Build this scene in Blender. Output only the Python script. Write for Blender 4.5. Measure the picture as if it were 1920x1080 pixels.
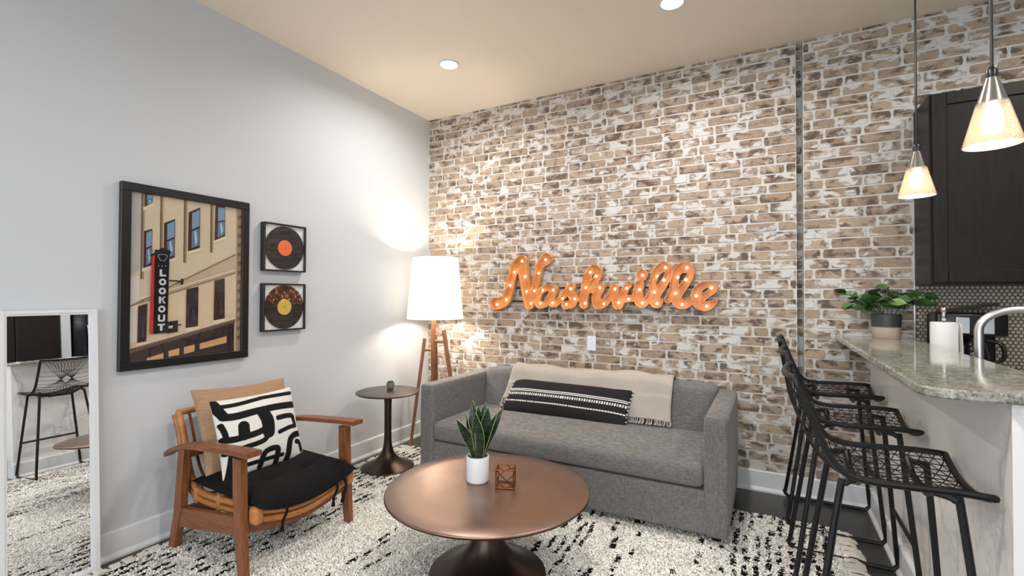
import bpy, bmesh, math, random
import numpy as np
from mathutils import Vector, Matrix
random.seed(7); rng = np.random.default_rng(7)
PI = math.pi
for o in list(bpy.data.objects): bpy.data.objects.remove(o, do_unlink=True)
scene = bpy.context.scene
COL = scene.collection

def lin(r, g, b):
    f = lambda c: (c/255/12.92) if c/255 <= .04045 else ((c/255+.055)/1.055)**2.4
    return (f(r), f(g), f(b), 1.0)

# ------------------------------------------------------------------ camera
yaw, pitch, roll = math.radians(28.346), math.radians(.842), math.radians(.163)
fw = Vector((-math.sin(yaw)*math.cos(pitch), math.cos(yaw)*math.cos(pitch), math.sin(pitch)))
rt = Vector((math.cos(yaw), math.sin(yaw), 0)); up = rt.cross(fw)
rt2 = math.cos(roll)*rt + math.sin(roll)*up; up2 = -math.sin(roll)*rt + math.cos(roll)*up
CAM = Vector((2.934, -3.7154, 1.339))
cd = bpy.data.cameras.new('camera'); cam = bpy.data.objects.new('camera', cd); COL.objects.link(cam)
cd.sensor_fit = 'HORIZONTAL'; cd.sensor_width = 36; cd.lens = 36*892.7/1920; cd.clip_start = .05
m = Matrix((rt2, up2, -fw)).transposed().to_4x4(); m.translation = CAM; cam.matrix_world = m
scene.camera = cam

# ------------------------------------------------------------------ world, daylight, exposure
w = bpy.data.worlds.new('world'); scene.world = w; w.use_nodes = True
w.node_tree.nodes['Background'].inputs[0].default_value = (.80, .90, 1.0, 1)
w.node_tree.nodes['Background'].inputs[1].default_value = .8
def area(name, loc, rot, sx, sy, power, color, shape='RECTANGLE', spread=PI):
    l = bpy.data.lights.new(name, 'AREA'); l.shape = shape; l.size = sx; l.size_y = sy
    l.energy = power; l.color = color; l.spread = spread
    o = bpy.data.objects.new(name, l); COL.objects.link(o); o.location = loc; o.rotation_euler = rot
    return o
area('window_daylight', (2.5, -6.35, 1.55), (math.radians(90), 0, 0), 3.9, 2.3, 125, (.84, .92, 1.0))
scene.view_settings.view_transform = 'Standard'; scene.view_settings.look = 'None'
scene.view_settings.gamma = 1; scene.view_settings.use_curve_mapping = False
scene.view_settings.exposure = 0.0
DOWNLIGHT_POWER = 18; LAMP_POWER = 34; PENDANT_POWER = 1.2

# ------------------------------------------------------------------ helpers
class MB:
    def __init__(s): s.v = []; s.f = []; s.col = None
    def add(s, v, f):
        n = len(s.v); s.v += [tuple(p) for p in v]; s.f += [tuple(i+n for i in q) for q in f]; return s
    def box(s, x0, x1, y0, y1, z0, z1):
        v = [(x, y, z) for x in (x0, x1) for y in (y0, y1) for z in (z0, z1)]
        return s.add(v, [(0,1,3,2),(4,6,7,5),(0,4,5,1),(2,3,7,6),(0,2,6,4),(1,5,7,3)])
    def rbox(s, x0, x1, y0, y1, z0, z1, r=.005, seg=2):
        bm = bmesh.new(); bmesh.ops.create_cube(bm, size=1)
        for q in bm.verts: q.co = Vector(((x0+x1)/2+q.co.x*(x1-x0), (y0+y1)/2+q.co.y*(y1-y0), (z0+z1)/2+q.co.z*(z1-z0)))
        bmesh.ops.bevel(bm, geom=bm.edges[:], offset=r, segments=seg, profile=.5, affect='EDGES')
        return s.bm(bm)
    def bm(s, bm):
        bm.verts.index_update()
        s.add([q.co[:] for q in bm.verts], [[q.index for q in f.verts] for f in bm.faces]); bm.free(); return s
    def tube(s, pts, r, n=8, closed=False, cap=True):
        P = [Vector(p) for p in pts]; R = r if isinstance(r, (list, tuple)) else [r]*len(P)
        k = len(P); base = len(s.v); nrm = None
        for i in range(k):
            if closed: t = (P[(i+1) % k]-P[i-1])
            else: t = P[min(i+1, k-1)]-P[max(i-1, 0)]
            t.normalize()
            if nrm is None: nrm = t.cross(Vector((0,0,1)) if abs(t.z) < .9 else Vector((1,0,0)))
            nrm = (nrm - t*nrm.dot(t)).normalized(); b = t.cross(nrm)
            for j in range(n):
                a = 2*PI*j/n; s.v.append(tuple(P[i]+(nrm*math.cos(a)+b*math.sin(a))*R[i]))
        for i in range(k if closed else k-1):
            for j in range(n):
                a, b2 = base+i*n+j, base+i*n+(j+1) % n; i2 = (i+1) % k
                s.f.append((a, b2, base+i2*n+(j+1) % n, base+i2*n+j))
        if cap and not closed:
            s.f.append(tuple(base+j for j in range(n-1, -1, -1))); s.f.append(tuple(base+(k-1)*n+j for j in range(n)))
        return s
    def lathe(s, prof, c=(0,0,0), n=48):
        base = len(s.v)
        for r, z in prof:
            for j in range(n):
                a = 2*PI*j/n; s.v.append((c[0]+r*math.cos(a), c[1]+r*math.sin(a), c[2]+z))
        for i in range(len(prof)-1):
            for j in range(n):
                s.f.append((base+i*n+j, base+i*n+(j+1) % n, base+(i+1)*n+(j+1) % n, base+(i+1)*n+j))
        if prof[0][0] > 1e-5: s.f.append(tuple(base+j for j in range(n-1, -1, -1)))
        if prof[-1][0] > 1e-5: s.f.append(tuple(base+(len(prof)-1)*n+j for j in range(n)))
        return s
    def lathe_open(s, prof, c=(0,0,0), n=48):
        base = len(s.v); k = len(prof)
        for r, z in prof:
            for j in range(n):
                a = 2*PI*j/n; s.v.append((c[0]+r*math.cos(a), c[1]+r*math.sin(a), c[2]+z))
        for i in range(k):
            for j in range(n):
                i2 = (i+1) % k
                s.f.append((base+i*n+j, base+i*n+(j+1) % n, base+i2*n+(j+1) % n, base+i2*n+j))
        return s
    def sphere(s, c, r, n=12, m=8, sz=1):
        prof = [(max(r*math.sin(PI*i/m), 1e-6), -r*sz*math.cos(PI*i/m)) for i in range(m+1)]
        return s.lathe(prof, c, n)
    def prism(s, poly, axis, a, b):
        # poly of 2D points extruded along axis from a to b
        def P(q, t): return {'x': (t, q[0], q[1]), 'y': (q[0], t, q[1]), 'z': (q[0], q[1], t)}[axis]
        n = len(poly)
        return s.add([P(q, a) for q in poly]+[P(q, b) for q in poly],
              [tuple(range(n)), tuple(range(2*n-1, n-1, -1))]+[(i, i+n, (i+1) % n+n, (i+1) % n) for i in range(n)])
    def softbox(s, x0, x1, y0, y1, z0, z1, r, n=20, fn=None):
        c = Vector(((x0+x1)/2, (y0+y1)/2, (z0+z1)/2)); h = Vector(((x1-x0)/2, (y1-y0)/2, (z1-z0)/2))
        bm = bmesh.new(); bmesh.ops.create_cube(bm, size=2)
        bmesh.ops.subdivide_edges(bm, edges=bm.edges[:], cuts=n-1, use_grid_fill=True)
        for q in bm.verts:
            u = q.co.copy()
            # denser samples near edges
            u = Vector([math.sin(a*PI/2)*.6+a*.4 for a in u])
            p = Vector((u.x*h.x, u.y*h.y, u.z*h.z))
            inn = Vector([max(-(h[i]-min(r, h[i])), min(h[i]-min(r, h[i]), p[i])) for i in range(3)])
            d = p-inn
            if d.length > 1e-9: p = inn+d.normalized()*min(r, max(abs(d.x), abs(d.y), abs(d.z))+1e-9) if False else inn+d.normalized()*r
            if fn: p = Vector(fn(p, h))
            q.co = c+p
        return s.bm(bm)
def wloc(o):
    v = Vector((0,0,0))
    while o: v += o.location; o = o.parent
    return v
def mkmesh(name, v, f, mt, smooth, angle=40):
    me = bpy.data.meshes.new(name); me.from_pydata(v, [], f); me.update()
    for q in (mt if isinstance(mt, (list, tuple)) else [mt]): me.materials.append(q)
    if smooth:
        me.polygons.foreach_set('use_smooth', [True]*len(me.polygons))
        try: me.set_sharp_from_angle(angle=math.radians(angle))
        except Exception: pass
    return me
def part(name, mb, mt, parent, smooth=True, label=None, kind=None, angle=40, recalc=True):
    off = wloc(parent)
    v = [(p[0]-off.x, p[1]-off.y, p[2]-off.z) for p in mb.v]
    me = mkmesh(name, v, mb.f, mt, False)
    if recalc and len(me.polygons) < 60000:
        bm = bmesh.new(); bm.from_mesh(me); bmesh.ops.recalc_face_normals(bm, faces=bm.faces[:]); bm.to_mesh(me); bm.free()
    if smooth:
        me.polygons.foreach_set('use_smooth', [True]*len(me.polygons)); me.set_sharp_from_angle(angle=math.radians(angle))
    o = bpy.data.objects.new(name, me); COL.objects.link(o); o.parent = parent
    if label: o['label'] = label
    if kind: o['kind'] = kind
    return o
def thing(name, label, cat, loc=(0,0,0), group=None):
    o = bpy.data.objects.new(name, None); COL.objects.link(o); o.location = loc; o.empty_display_size = .1
    o['label'] = label; o['category'] = cat
    if group: o['group'] = group
    return o
def solo(name, mb, mt, label=None, cat=None, group=None, kind=None, smooth=True, angle=40):
    a = np.array(mb.v); loc = ((a[:,0].min()+a[:,0].max())/2, (a[:,1].min()+a[:,1].max())/2, a[:,2].min())
    e = bpy.data.objects.new('tmp', None); e.location = loc
    o = part(name, mb, mt, e, smooth, angle=angle); o.parent = None; o.location = loc; bpy.data.objects.remove(e)
    if label: o['label'] = label
    if cat: o['category'] = cat
    if group: o['group'] = group
    if kind: o['kind'] = kind
    return o
def struct(name, mb, mt, label, smooth=False):
    return solo(name, mb, mt, label, kind='structure', smooth=smooth)
def dup(root, loc, label=None, group=None):
    r = root.copy(); COL.objects.link(r); r.location = loc
    if label: r['label'] = label
    if group: r['group'] = group
    for ch in list(root.children):
        c = ch.copy(); COL.objects.link(c); c.parent = r
        for g in ch.children:
            d = g.copy(); COL.objects.link(d); d.parent = c
    return r
def smoothpath(pts, n=8):
    P = [Vector(p) for p in pts]; out = []
    for i in range(len(P)-1):
        p0, p1, p2, p3 = P[max(i-1,0)], P[i], P[i+1], P[min(i+2, len(P)-1)]
        for k in range(n):
            t = k/n
            out.append(.5*((2*p1)+(p2-p0)*t+(2*p0-5*p1+4*p2-p3)*t*t+(3*p1-p0-3*p2+p3)*t**3))
    out.append(P[-1]); return out
def setcol(o, name, cols):
    me = o.data; a = me.color_attributes.new(name, 'FLOAT_COLOR', 'POINT')
    c = np.ones((len(me.vertices), 4), np.float32); c[:, :3] = np.asarray(cols)[:, :3]
    a.data.foreach_set('color', c.ravel())

# ------------------------------------------------------------------ materials
class NT:
    def __init__(s, name):
        s.m = bpy.data.materials.new(name); s.m.use_nodes = True; s.t = s.m.node_tree; s.n = s.t.nodes
        s.p = s.n['Principled BSDF']; s.out = s.n['Material Output']
    def new(s, ty, **kw):
        x = s.n.new(ty)
        for k, v in kw.items(): setattr(x, k, v)
        return x
    def put(s, sock, v):
        if hasattr(v, 'links') or hasattr(v, 'is_output'): s.t.links.new(v, sock)
        else: sock.default_value = v
    def pos(s): return s.new('ShaderNodeNewGeometry').outputs['Position']
    def obj(s): return s.new('ShaderNodeTexCoord').outputs['Object']
    def mapv(s, v, scale=(1,1,1), rot=(0,0,0)):
        x = s.new('ShaderNodeMapping'); s.put(x.inputs['Vector'], v); x.inputs['Scale'].default_value = scale; x.inputs['Rotation'].default_value = rot
        return x.outputs[0]
    def noise(s, v, scale=5, detail=3, rough=.5, dist=0):
        x = s.new('ShaderNodeTexNoise'); s.put(x.inputs['Vector'], v)
        x.inputs['Scale'].default_value = scale; x.inputs['Detail'].default_value = detail
        x.inputs['Roughness'].default_value = rough; x.inputs['Distortion'].default_value = dist
        return x.outputs['Fac']
    def vor(s, v, scale=5, feature='F1', out='Distance'):
        x = s.new('ShaderNodeTexVoronoi', feature=feature); s.put(x.inputs['Vector'], v); x.inputs['Scale'].default_value = scale
        return x.outputs[out]
    def wave(s, v, scale=5, dist=0, detail=2, direction='X', dscale=1):
        x = s.new('ShaderNodeTexWave', bands_direction=direction); s.put(x.inputs['Vector'], v)
        x.inputs['Scale'].default_value = scale; x.inputs['Distortion'].default_value = dist; x.inputs['Detail'].default_value = detail
        x.inputs['Detail Scale'].default_value = dscale
        return x.outputs['Fac']
    def rng(s, v, a, b, c=0, d=1):
        x = s.new('ShaderNodeMapRange', interpolation_type='SMOOTHSTEP'); s.put(x.inputs[0], v)
        for i, q in enumerate((a, b, c, d)): s.put(x.inputs[1+i], q)
        return x.outputs[0]
    def math(s, op, a, b=0.0):
        x = s.new('ShaderNodeMath', operation=op); s.put(x.inputs[0], a); s.put(x.inputs[1], b); return x.outputs[0]
    def mix(s, f, a, b, mode='MIX'):
        x = s.new('ShaderNodeMix', data_type='RGBA', blend_type=mode); s.put(x.inputs[0], f); s.put(x.inputs[6], a); s.put(x.inputs[7], b)
        return x.outputs[2]
    def attr(s, name):
        return s.new('ShaderNodeAttribute', attribute_name=name)
    def sep(s, v):
        x = s.new('ShaderNodeSeparateColor'); s.put(x.inputs[0], v); return x.outputs
    def bump(s, h, strength=.3, dist=.01):
        x = s.new('ShaderNodeBump'); s.put(x.inputs['Height'], h); x.inputs['Strength'].default_value = strength; x.inputs['Distance'].default_value = dist
        s.put(s.p.inputs['Normal'], x.outputs[0])
    def set(s, **kw):
        for k, v in kw.items(): s.put(s.p.inputs[k.replace('_', ' ')], v)
        return s.m
def plain(name, c, rough=.5, metal=0, **kw):
    t = NT(name); return t.set(Base_Color=c, Roughness=rough, Metallic=metal, **kw)
def emis(name, c, st):
    t = NT(name); return t.set(Base_Color=(0,0,0,1), Emission_Color=c, Emission_Strength=st)

def m_paint(name, c, amp=.02):
    t = NT(name); n = t.noise(t.pos(), 60, 4)
    t.bump(n, .06, .002); return t.set(Base_Color=c, Roughness=.55)
M_WALL = m_paint('wall_paint', lin(206, 209, 213))
M_CEIL = m_paint('ceiling_paint', lin(238, 225, 208))
M_TRIM = plain('white_trim', lin(226, 227, 229), .35)
def m_floor():
    t = NT('dark_floor'); n = t.noise(t.pos(), 3, 5); c = t.mix(n, lin(46,46,46), lin(72,71,69))
    return t.set(Base_Color=c, Roughness=t.rng(n, .2, .8, .28, .42))
M_FLOOR = m_floor()
MORTAR = lin(214, 206, 198)
def m_mortar():
    t = NT('mortar'); n = t.noise(t.pos(), 40, 5); c = t.mix(n, lin(196,190,183), lin(216,213,209))
    t.bump(n, .3, .003); return t.set(Base_Color=c, Roughness=.8)
M_MORTAR = m_mortar()
def m_brick():
    t = NT('whitewashed_brick'); P = t.pos(); s = t.sep(t.attr('tone').outputs['Color'])
    n1 = t.noise(t.mapv(P, (1,1,1.5)), 13, 3, .55, .4); n2 = t.noise(t.mapv(P, (1,1,1.7)), 9, 3, .55, .3); n3 = t.noise(t.mapv(P, (1,1,1.6)), 60, 5, .7)
    base = t.mix(s[0], lin(174,154,132), lin(142,121,102))
    base = t.mix(t.rng(n3, .3, .75, 0, .5), base, lin(190,170,150))
    dk = t.rng(t.math('ADD', t.math('ADD', n1, t.math('MULTIPLY', n3, .22)), t.math('MULTIPLY', s[1], .12)), .63, .82, 0, .88)
    base = t.mix(dk, base, lin(84,66,54))
    ws = t.rng(t.math('ADD', t.math('ADD', n2, t.math('MULTIPLY', n3, .16)), t.math('MULTIPLY', s[2], .14)), .67, .775, 0, .9)
    base = t.mix(ws, base, lin(212,209,205))
    t.bump(t.math('ADD', n3, n1), .35, .004)
    return t.set(Base_Color=base, Roughness=.7)
M_BRICK = m_brick()
def m_fabric(name, a, b, sc=1.0, rough=.9):
    t = NT(name); P = t.pos()
    n1 = t.noise(t.mapv(P, (30*sc,30*sc,420*sc)), 1, 3); n2 = t.noise(t.mapv(P, (420*sc,420*sc,30*sc)), 1, 3); n3 = t.noise(P, 6*sc, 3)
    f = t.math('MULTIPLY_ADD', n1, .5); f = t.math('ADD', t.math('MULTIPLY', n1, .5), t.math('MULTIPLY', n2, .5))
    c = t.mix(t.rng(f, .36, .64), a, b); c = t.mix(t.math('MULTIPLY', n3, .35), c, b)
    t.bump(f, .35, .002); return t.set(Base_Color=c, Roughness=rough, Sheen_Weight=.15)
M_SOFA = m_fabric('grey_sofa_fabric', lin(74,73,73), lin(128,125,122))
M_BLACKFAB = m_fabric('black_cotton', lin(8,8,9), lin(17,17,18)); M_BLACKFAB.node_tree.nodes['Principled BSDF'].inputs['Sheen Weight'].default_value = 0; M_BLACKFAB.node_tree.nodes['Principled BSDF'].inputs['Specular IOR Level'].default_value = .25
M_TAN = m_fabric('tan_linen', lin(150,116,86), lin(176,141,108), .6)
M_THROW = None
def m_throw():
    t = NT('cream_woven_throw'); P = t.pos()
    w1 = t.wave(t.mapv(P, (1,1,1), (0,.6,.78)), 60, 1.5); w2 = t.wave(t.mapv(P, (1,1,1), (0,-.6,-.78)), 60, 1.5)
    c = t.mix(t.math('MULTIPLY', w1, w2), lin(174,163,152), lin(204,194,183)); t.bump(t.math('ADD', w1, w2), .4, .003)
    return t.set(Base_Color=c, Roughness=.95, Sheen_Weight=.2)
M_THROW = m_throw()
def m_attr(name, rough=.9, attr='col', bump=0, spec=.3):
    t = NT(name); c = t.attr(attr).outputs['Color']
    if bump: t.bump(t.noise(t.pos(), 350, 3), bump, .002)
    return t.set(Base_Color=c, Roughness=rough, Specular_IOR_Level=spec)
M_VCOL = m_attr('printed_cotton', .92, bump=.3)
M_PILE = m_attr('wool_pile', .95, spec=.1)
M_PRINT = m_attr('photo_print', .3, spec=.4)
def m_wood(name, a, b, rough=.42, axis=(2.0, 24, 24)):
    t = NT(name); P = t.mapv(t.obj(), axis); n = t.noise(P, 3, 5, .6, 1.2); n2 = t.noise(t.mapv(t.obj(), (axis[0]*3, axis[1]*6, axis[2]*6)), 3, 3)
    c = t.mix(t.rng(n, .3, .7), a, b); c = t.mix(t.math('MULTIPLY', n2, .3), c, a)
    t.bump(n2, .08, .002); return t.set(Base_Color=c, Roughness=rough)
M_WOOD = m_wood('teak_wood', lin(108,62,36), lin(150,92,56))
M_WOODV = m_wood('teak_wood_upright', lin(108,62,36), lin(150,92,56), axis=(24,24,2))
M_LAMPWOOD = m_wood('walnut_wood', lin(118,72,46), lin(158,104,70), axis=(20,20,2))
M_RATTAN = m_wood('rattan', lin(158,98,48), lin(196,132,74), .38, (6,6,6))
M_CABINET = m_wood('espresso_wood', lin(22,17,15), lin(33,26,23), .42, (18,18,1.5)); M_CABINET.node_tree.nodes['Principled BSDF'].inputs['Specular IOR Level'].default_value = .25
def m_bronze(name, c1, c2, rough, metal):
    t = NT(name); n = t.noise(t.pos(), 3, 2, .5, .3)
    c = t.mix(n, c1, c2); n2 = t.noise(t.pos(), 7, 3)
    return t.set(Base_Color=c, Roughness=t.rng(n2, .2, .8, rough-.05, rough+.06), Metallic=metal)
M_TABLETOP = m_bronze('brushed_copper', lin(142,117,104), lin(154,128,114), .32, .9)
M_BRONZE = m_bronze('dark_bronze', lin(66,52,46), lin(86,70,62), .32, .85)
M_BLACKMETAL = plain('black_metal', lin(20,20,21), .42, .3)
M_BLACKFRAME = plain('black_frame', lin(22,22,24), .35)
M_STEEL = plain('brushed_steel', lin(212,212,212), .33, 1)
M_CHROME = plain('polished_steel', lin(225,225,225), .1, 1)
M_WHITE = plain('white_ceramic', lin(226,228,230), .3)
M_PLASTIC = plain('white_plastic', lin(222,228,236), .35)
M_BLACKPL = plain('black_plastic', lin(18,18,19), .3)
M_PAPER = plain('paper_towel', lin(232,231,228), .95)
M_GLASSDARK = plain('dark_glass', lin(20,18,17), .05)
def m_granite():
    t = NT('granite'); P = t.pos(); n = t.noise(P, 22, 6, .7); v = t.vor(P, 150, out='Color'); n2 = t.noise(t.mapv(P, (1.6,1,1)), 46, 5, .7); s = t.sep(v)
    c = t.mix(t.rng(n, .35, .65), lin(118,116,106), lin(164,162,150)); c = t.mix(t.rng(s[0], .6, .95, 0, .4), c, lin(204,198,186))
    c = t.mix(t.rng(n2, .545, .64, 0, .85), c, lin(84,78,68)); c = t.mix(t.rng(s[1], .86, .92, 0, .6), c, lin(84,78,68))
    return t.set(Base_Color=c, Roughness=.08)
M_GRANITE = m_granite()
def m_marble():
    t = NT('white_marble'); P = t.pos(); n = t.noise(P, 1.6, 6, .6, 1.6); a = t.math('ABSOLUTE', t.math('SUBTRACT', n, .5))
    vein = t.rng(a, 0, .03, .32, 0); n2 = t.noise(P, 2.3, 4); vein = t.math('MULTIPLY', vein, t.rng(n2, .42, .62))
    c = t.mix(t.noise(P, 1.1, 3), lin(244,241,238), lin(234,230,227)); c = t.mix(vein, c, lin(132,126,128))
    return t.set(Base_Color=c, Roughness=.28)
M_MARBLE = m_marble()
M_TILE = plain('beige_penny_tile', lin(196,184,166), .25)
M_GROUT = plain('brown_grout', lin(104,90,78), .8)
M_MIRROR = plain('mirror_silver', (.92,.93,.94,1), 0.005, 1)
M_SOIL = plain('soil', lin(92,74,56), .95)
M_ORANGE = None
def m_orange():
    t = NT('rusty_orange_enamel'); n = t.noise(t.pos(), 14, 5, .6); c = t.mix(t.rng(n, .35, .7), lin(206,126,62), lin(222,150,86)); c = t.mix(t.rng(n, .62, .75, 0, .5), c, lin(150,70,28))
    return t.set(Base_Color=c, Roughness=.45)
M_ORANGE = m_orange()
M_RIM = plain('worn_orange_rim', lin(226,168,112), .45, .1)
M_BULB = emis('warm_bulb', (1, .86, .62, 1), 9)
M_LENS = emis('downlight_lens', (1, .97, .92, 1), 14)
def m_leaf(name, a, b, rough=.4):
    t = NT(name); n = t.noise(t.pos(), 24, 4); return t.set(Base_Color=t.mix(n, a, b), Roughness=rough)
M_LEAF = m_leaf('green_leaf', lin(38,72,34), lin(84,128,62))
def m_shade():
    t = NT('linen_shade'); n = t.noise(t.mapv(t.pos(), (300,300,40)), 1, 2)
    d = t.new('ShaderNodeBsdfDiffuse'); d.inputs[0].default_value = lin(250,250,250); tr = t.new('ShaderNodeBsdfTranslucent'); tr.inputs[0].default_value = lin(250,248,244)
    mx = t.new('ShaderNodeMixShader'); mx.inputs[0].default_value = .55
    t.t.links.new(d.outputs[0], mx.inputs[1]); t.t.links.new(tr.outputs[0], mx.inputs[2]); t.t.links.new(mx.outputs[0], t.out.inputs[0])
    return t.m
M_SHADE = m_shade()
def m_glasslike(name, tint, rough, transp, bump=0):
    t = NT(name); tr = t.new('ShaderNodeBsdfTransparent'); tr.inputs[0].default_value = tint
    mx = t.new('ShaderNodeMixShader'); mx.inputs[0].default_value = transp
    t.set(Base_Color=tint, Roughness=rough)
    if bump: t.bump(t.vor(t.pos(), 220), bump, .003)
    t.t.links.new(t.p.outputs[0], mx.inputs[1]); t.t.links.new(tr.outputs[0], mx.inputs[2]); t.t.links.new(mx.outputs[0], t.out.inputs[0])
    return t.m
M_CRACKLE = m_glasslike('crackle_glass', lin(228,216,198), .15, .6, .8)
M_PENDTOP = plain('satin_nickel', lin(168,165,160), .22, .95)
def m_clear(name, refl):
    t = NT(name); tr = t.new('ShaderNodeBsdfTransparent'); g = t.new('ShaderNodeBsdfGlossy'); g.inputs['Roughness'].default_value = .02
    mx = t.new('ShaderNodeMixShader'); mx.inputs[0].default_value = refl
    t.t.links.new(tr.outputs[0], mx.inputs[1]); t.t.links.new(g.outputs[0], mx.inputs[2]); t.t.links.new(mx.outputs[0], t.out.inputs[0]); return t.m
M_PANE = m_clear('window_pane', .04); M_PICGLASS = m_clear('picture_glass', .03)

# ------------------------------------------------------------------ room shell
H = 3.05; XR = 5.6; YR = -6.0; XS = 3.10; BACK2 = 0.0; GR = .040; GD = .09
floor = struct('floor', MB().box(-.15, XR+.15, YR-.15, .15, -.1, 0), M_FLOOR, 'dark charcoal floor')
ceiling = struct('ceiling', MB().box(-.15, XR+.15, YR-.15, .15, H, H+.1), M_CEIL, 'warm off-white ceiling')
wall_left = struct('wall_left', MB().box(-.15, 0, YR-.15, .15, 0, H), M_WALL, 'smooth white painted wall')
wall_right = struct('wall_right', MB().box(XR, XR+.15, YR-.15, .15, 0, H), M_WALL, 'white kitchen end wall')
wb = MB().box(0, XS, 0, .15, 0, H).box(XS, XS+GR, GD, .15, 0, H).box(XS+GR, XR, BACK2, .15, 0, H)  # narrow groove added between the wall sections to make a dark shadow strip
wall_back = struct('wall_back', wb, M_MORTAR, 'whitewashed brick accent wall with pale mortar')
wr = MB(); X0, X1, Z0, Z1 = .5, 4.5, .35, 2.75
wr.box(0, X0, YR-.15, YR, 0, H).box(X1, XR, YR-.15, YR, 0, H).box(X0, X1, YR-.15, YR, 0, Z0).box(X0, X1, YR-.15, YR, Z1, H)
wall_rear = struct('wall_rear', wr, M_WALL, 'white wall with the large window')
wf = MB()
for x in (X0, (X0*2+X1)/3, (X0+2*X1)/3, X1): wf.box(x-.035, x+.035, YR-.12, YR-.03, Z0, Z1)
for z in (Z0, 1.9, Z1): wf.box(X0, X1, YR-.12, YR-.03, z-.035, z+.035)
window_1 = struct('window_1', wf, M_TRIM, 'white framed window behind the room')
part('window_pane', MB().box(X0, X1, YR-.08, YR-.075, Z0, Z1), M_PANE, window_1, False)

def baseboard(name, a, b, nx, ny, label):
    # a->b along the wall foot, (nx,ny) points into the room
    prof = [(0,0),(.028,0),(.028,.012),(.02,.024),(.015,.03),(.015,.132),(.010,.14),(0,.14)]
    mb = MB(); v = []
    for P in (a, b):
        for d, z in prof: v.append((P[0]+nx*d, P[1]+ny*d, z))
    n = len(prof); mb.add(v, [tuple(range(n)), tuple(range(2*n-1, n-1, -1))]+[(i, i+n, (i+1) % n+n, (i+1) % n) for i in range(n)])
    return struct(name, mb, M_TRIM, label)
BX = 3.495
baseboard('baseboard_left', (0, YR), (0, 0), 1, 0, 'white baseboard along the white wall')
baseboard('baseboard_back', (0, 0), (BX, 0), 0, -1, 'white baseboard under the brick')
# bar half wall
YE = -1.985; BT = 1.055
bar = struct('wall_bar', MB().box(BX, 3.64, YE, BACK2, 0, BT), M_MARBLE, 'white marble-faced half wall under the bar top')
baseboard('baseboard_bar', (BX, YE), (BX, 0), -1, 0, 'white baseboard along the bar half wall')

# bricks ---------------------------------------------------------------
def make_bricks():
    out = []; ch = .0657; z = .142; row = 0
    while z < H-.005:
        z1 = min(z+ch-.010, H-.001)
        for (xa, xb, yf) in ((.002, XS-.001, 0.0), (XS+.001, XS+GR-.001, GD), (XS+GR+.001, 4.75, BACK2)):
            x = xa - random.uniform(0, .19)
            while x < xb:
                L = random.choice((.205, .198, .21, .19, .2, .1, .125, .16)) + random.uniform(-.012, .012)
                a, b = max(x, xa), min(x+L, xb); x += L+.010
                if b-a < .02: continue
                if a > 3.70 and z < 2.40: continue
                if b > 3.715 and z < 2.44: b = 3.713
                if a > BX-.005 and b > BX and z1 < 1.05: continue
                if b-a < .02: continue
                out.append((a, b, z, z1, yf))
        z += ch; row += 1
    return out
BR = make_bricks()
def brick_geo(a, b, z0, z1, yf):
    j = lambda s: random.uniform(-s, s)
    h = z1-z0; L = b-a; c = min(.006, h*.2)
    top = z1 >= H-.002
    k = .0022
    P = [(a+c, z0+j(k)), (a+L*.5, z0+j(k)), (b-c, z0+j(k)), (b, z0+h*.5+j(k)), (b-c, z1+(0 if top else j(k))), (a+L*.5, z1+(0 if top else j(k))), (a+c, z1+(0 if top else j(k))), (a, z0+h*.5+j(k))]
    P = [(min(max(x+j(.002), a), b), min(zz, H-.0008)) for x, zz in P]
    d = random.uniform(.0025, .0055)
    cx, cz = (a+b)/2, (z0+z1)/2
    v = [(x, yf+.002, zz) for x, zz in P]+[(cx+(x-cx)*(1-.003/L), yf-d, cz+(zz-cz)*.95) for x, zz in P]
    f = [tuple(range(8, 16))]+[(i, (i+1) % 8, (i+1) % 8+8, i+8) for i in range(8)]
    return v, f
def vis_key(q):
    c = Vector(((q[0]+q[1])/2, q[4], (q[2]+q[3])/2)); d = c-CAM; dep = d.dot(fw)
    px = 960+892.7*d.dot(rt2)/dep; py = 540-892.7*d.dot(up2)/dep
    hid = not (5 < px < 1915 and 5 < py < 1075)
    if .75 < c.x < 2.74 and c.z < .66: hid = True
    if c.x > 3.3 and c.z < 1.1: hid = True
    if 2.98 < c.x and c.z < .8: hid = hid or False
    return (hid, -(q[1]-q[0])*(q[3]-q[2])/dep**2)
BR.sort(key=vis_key)
single, rest = BR[:300], BR[300:]
off = wloc(wall_back)
for q in single:
    v, f = brick_geo(*q); mb = MB().add(v, f)
    o = part('brick', mb, M_BRICK, wall_back, False); tn = (random.random(), random.random(), random.random()); setcol(o, 'tone', [tn]*16)
mb = MB(); tones = []
for q in rest:
    v, f = brick_geo(*q); mb.add(v, f); tones += [(random.random(), random.random(), random.random())]*16
o = part('brick_field', mb, M_BRICK, wall_back, False, kind='stuff', recalc=True); setcol(o, 'tone', tones)

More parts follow.
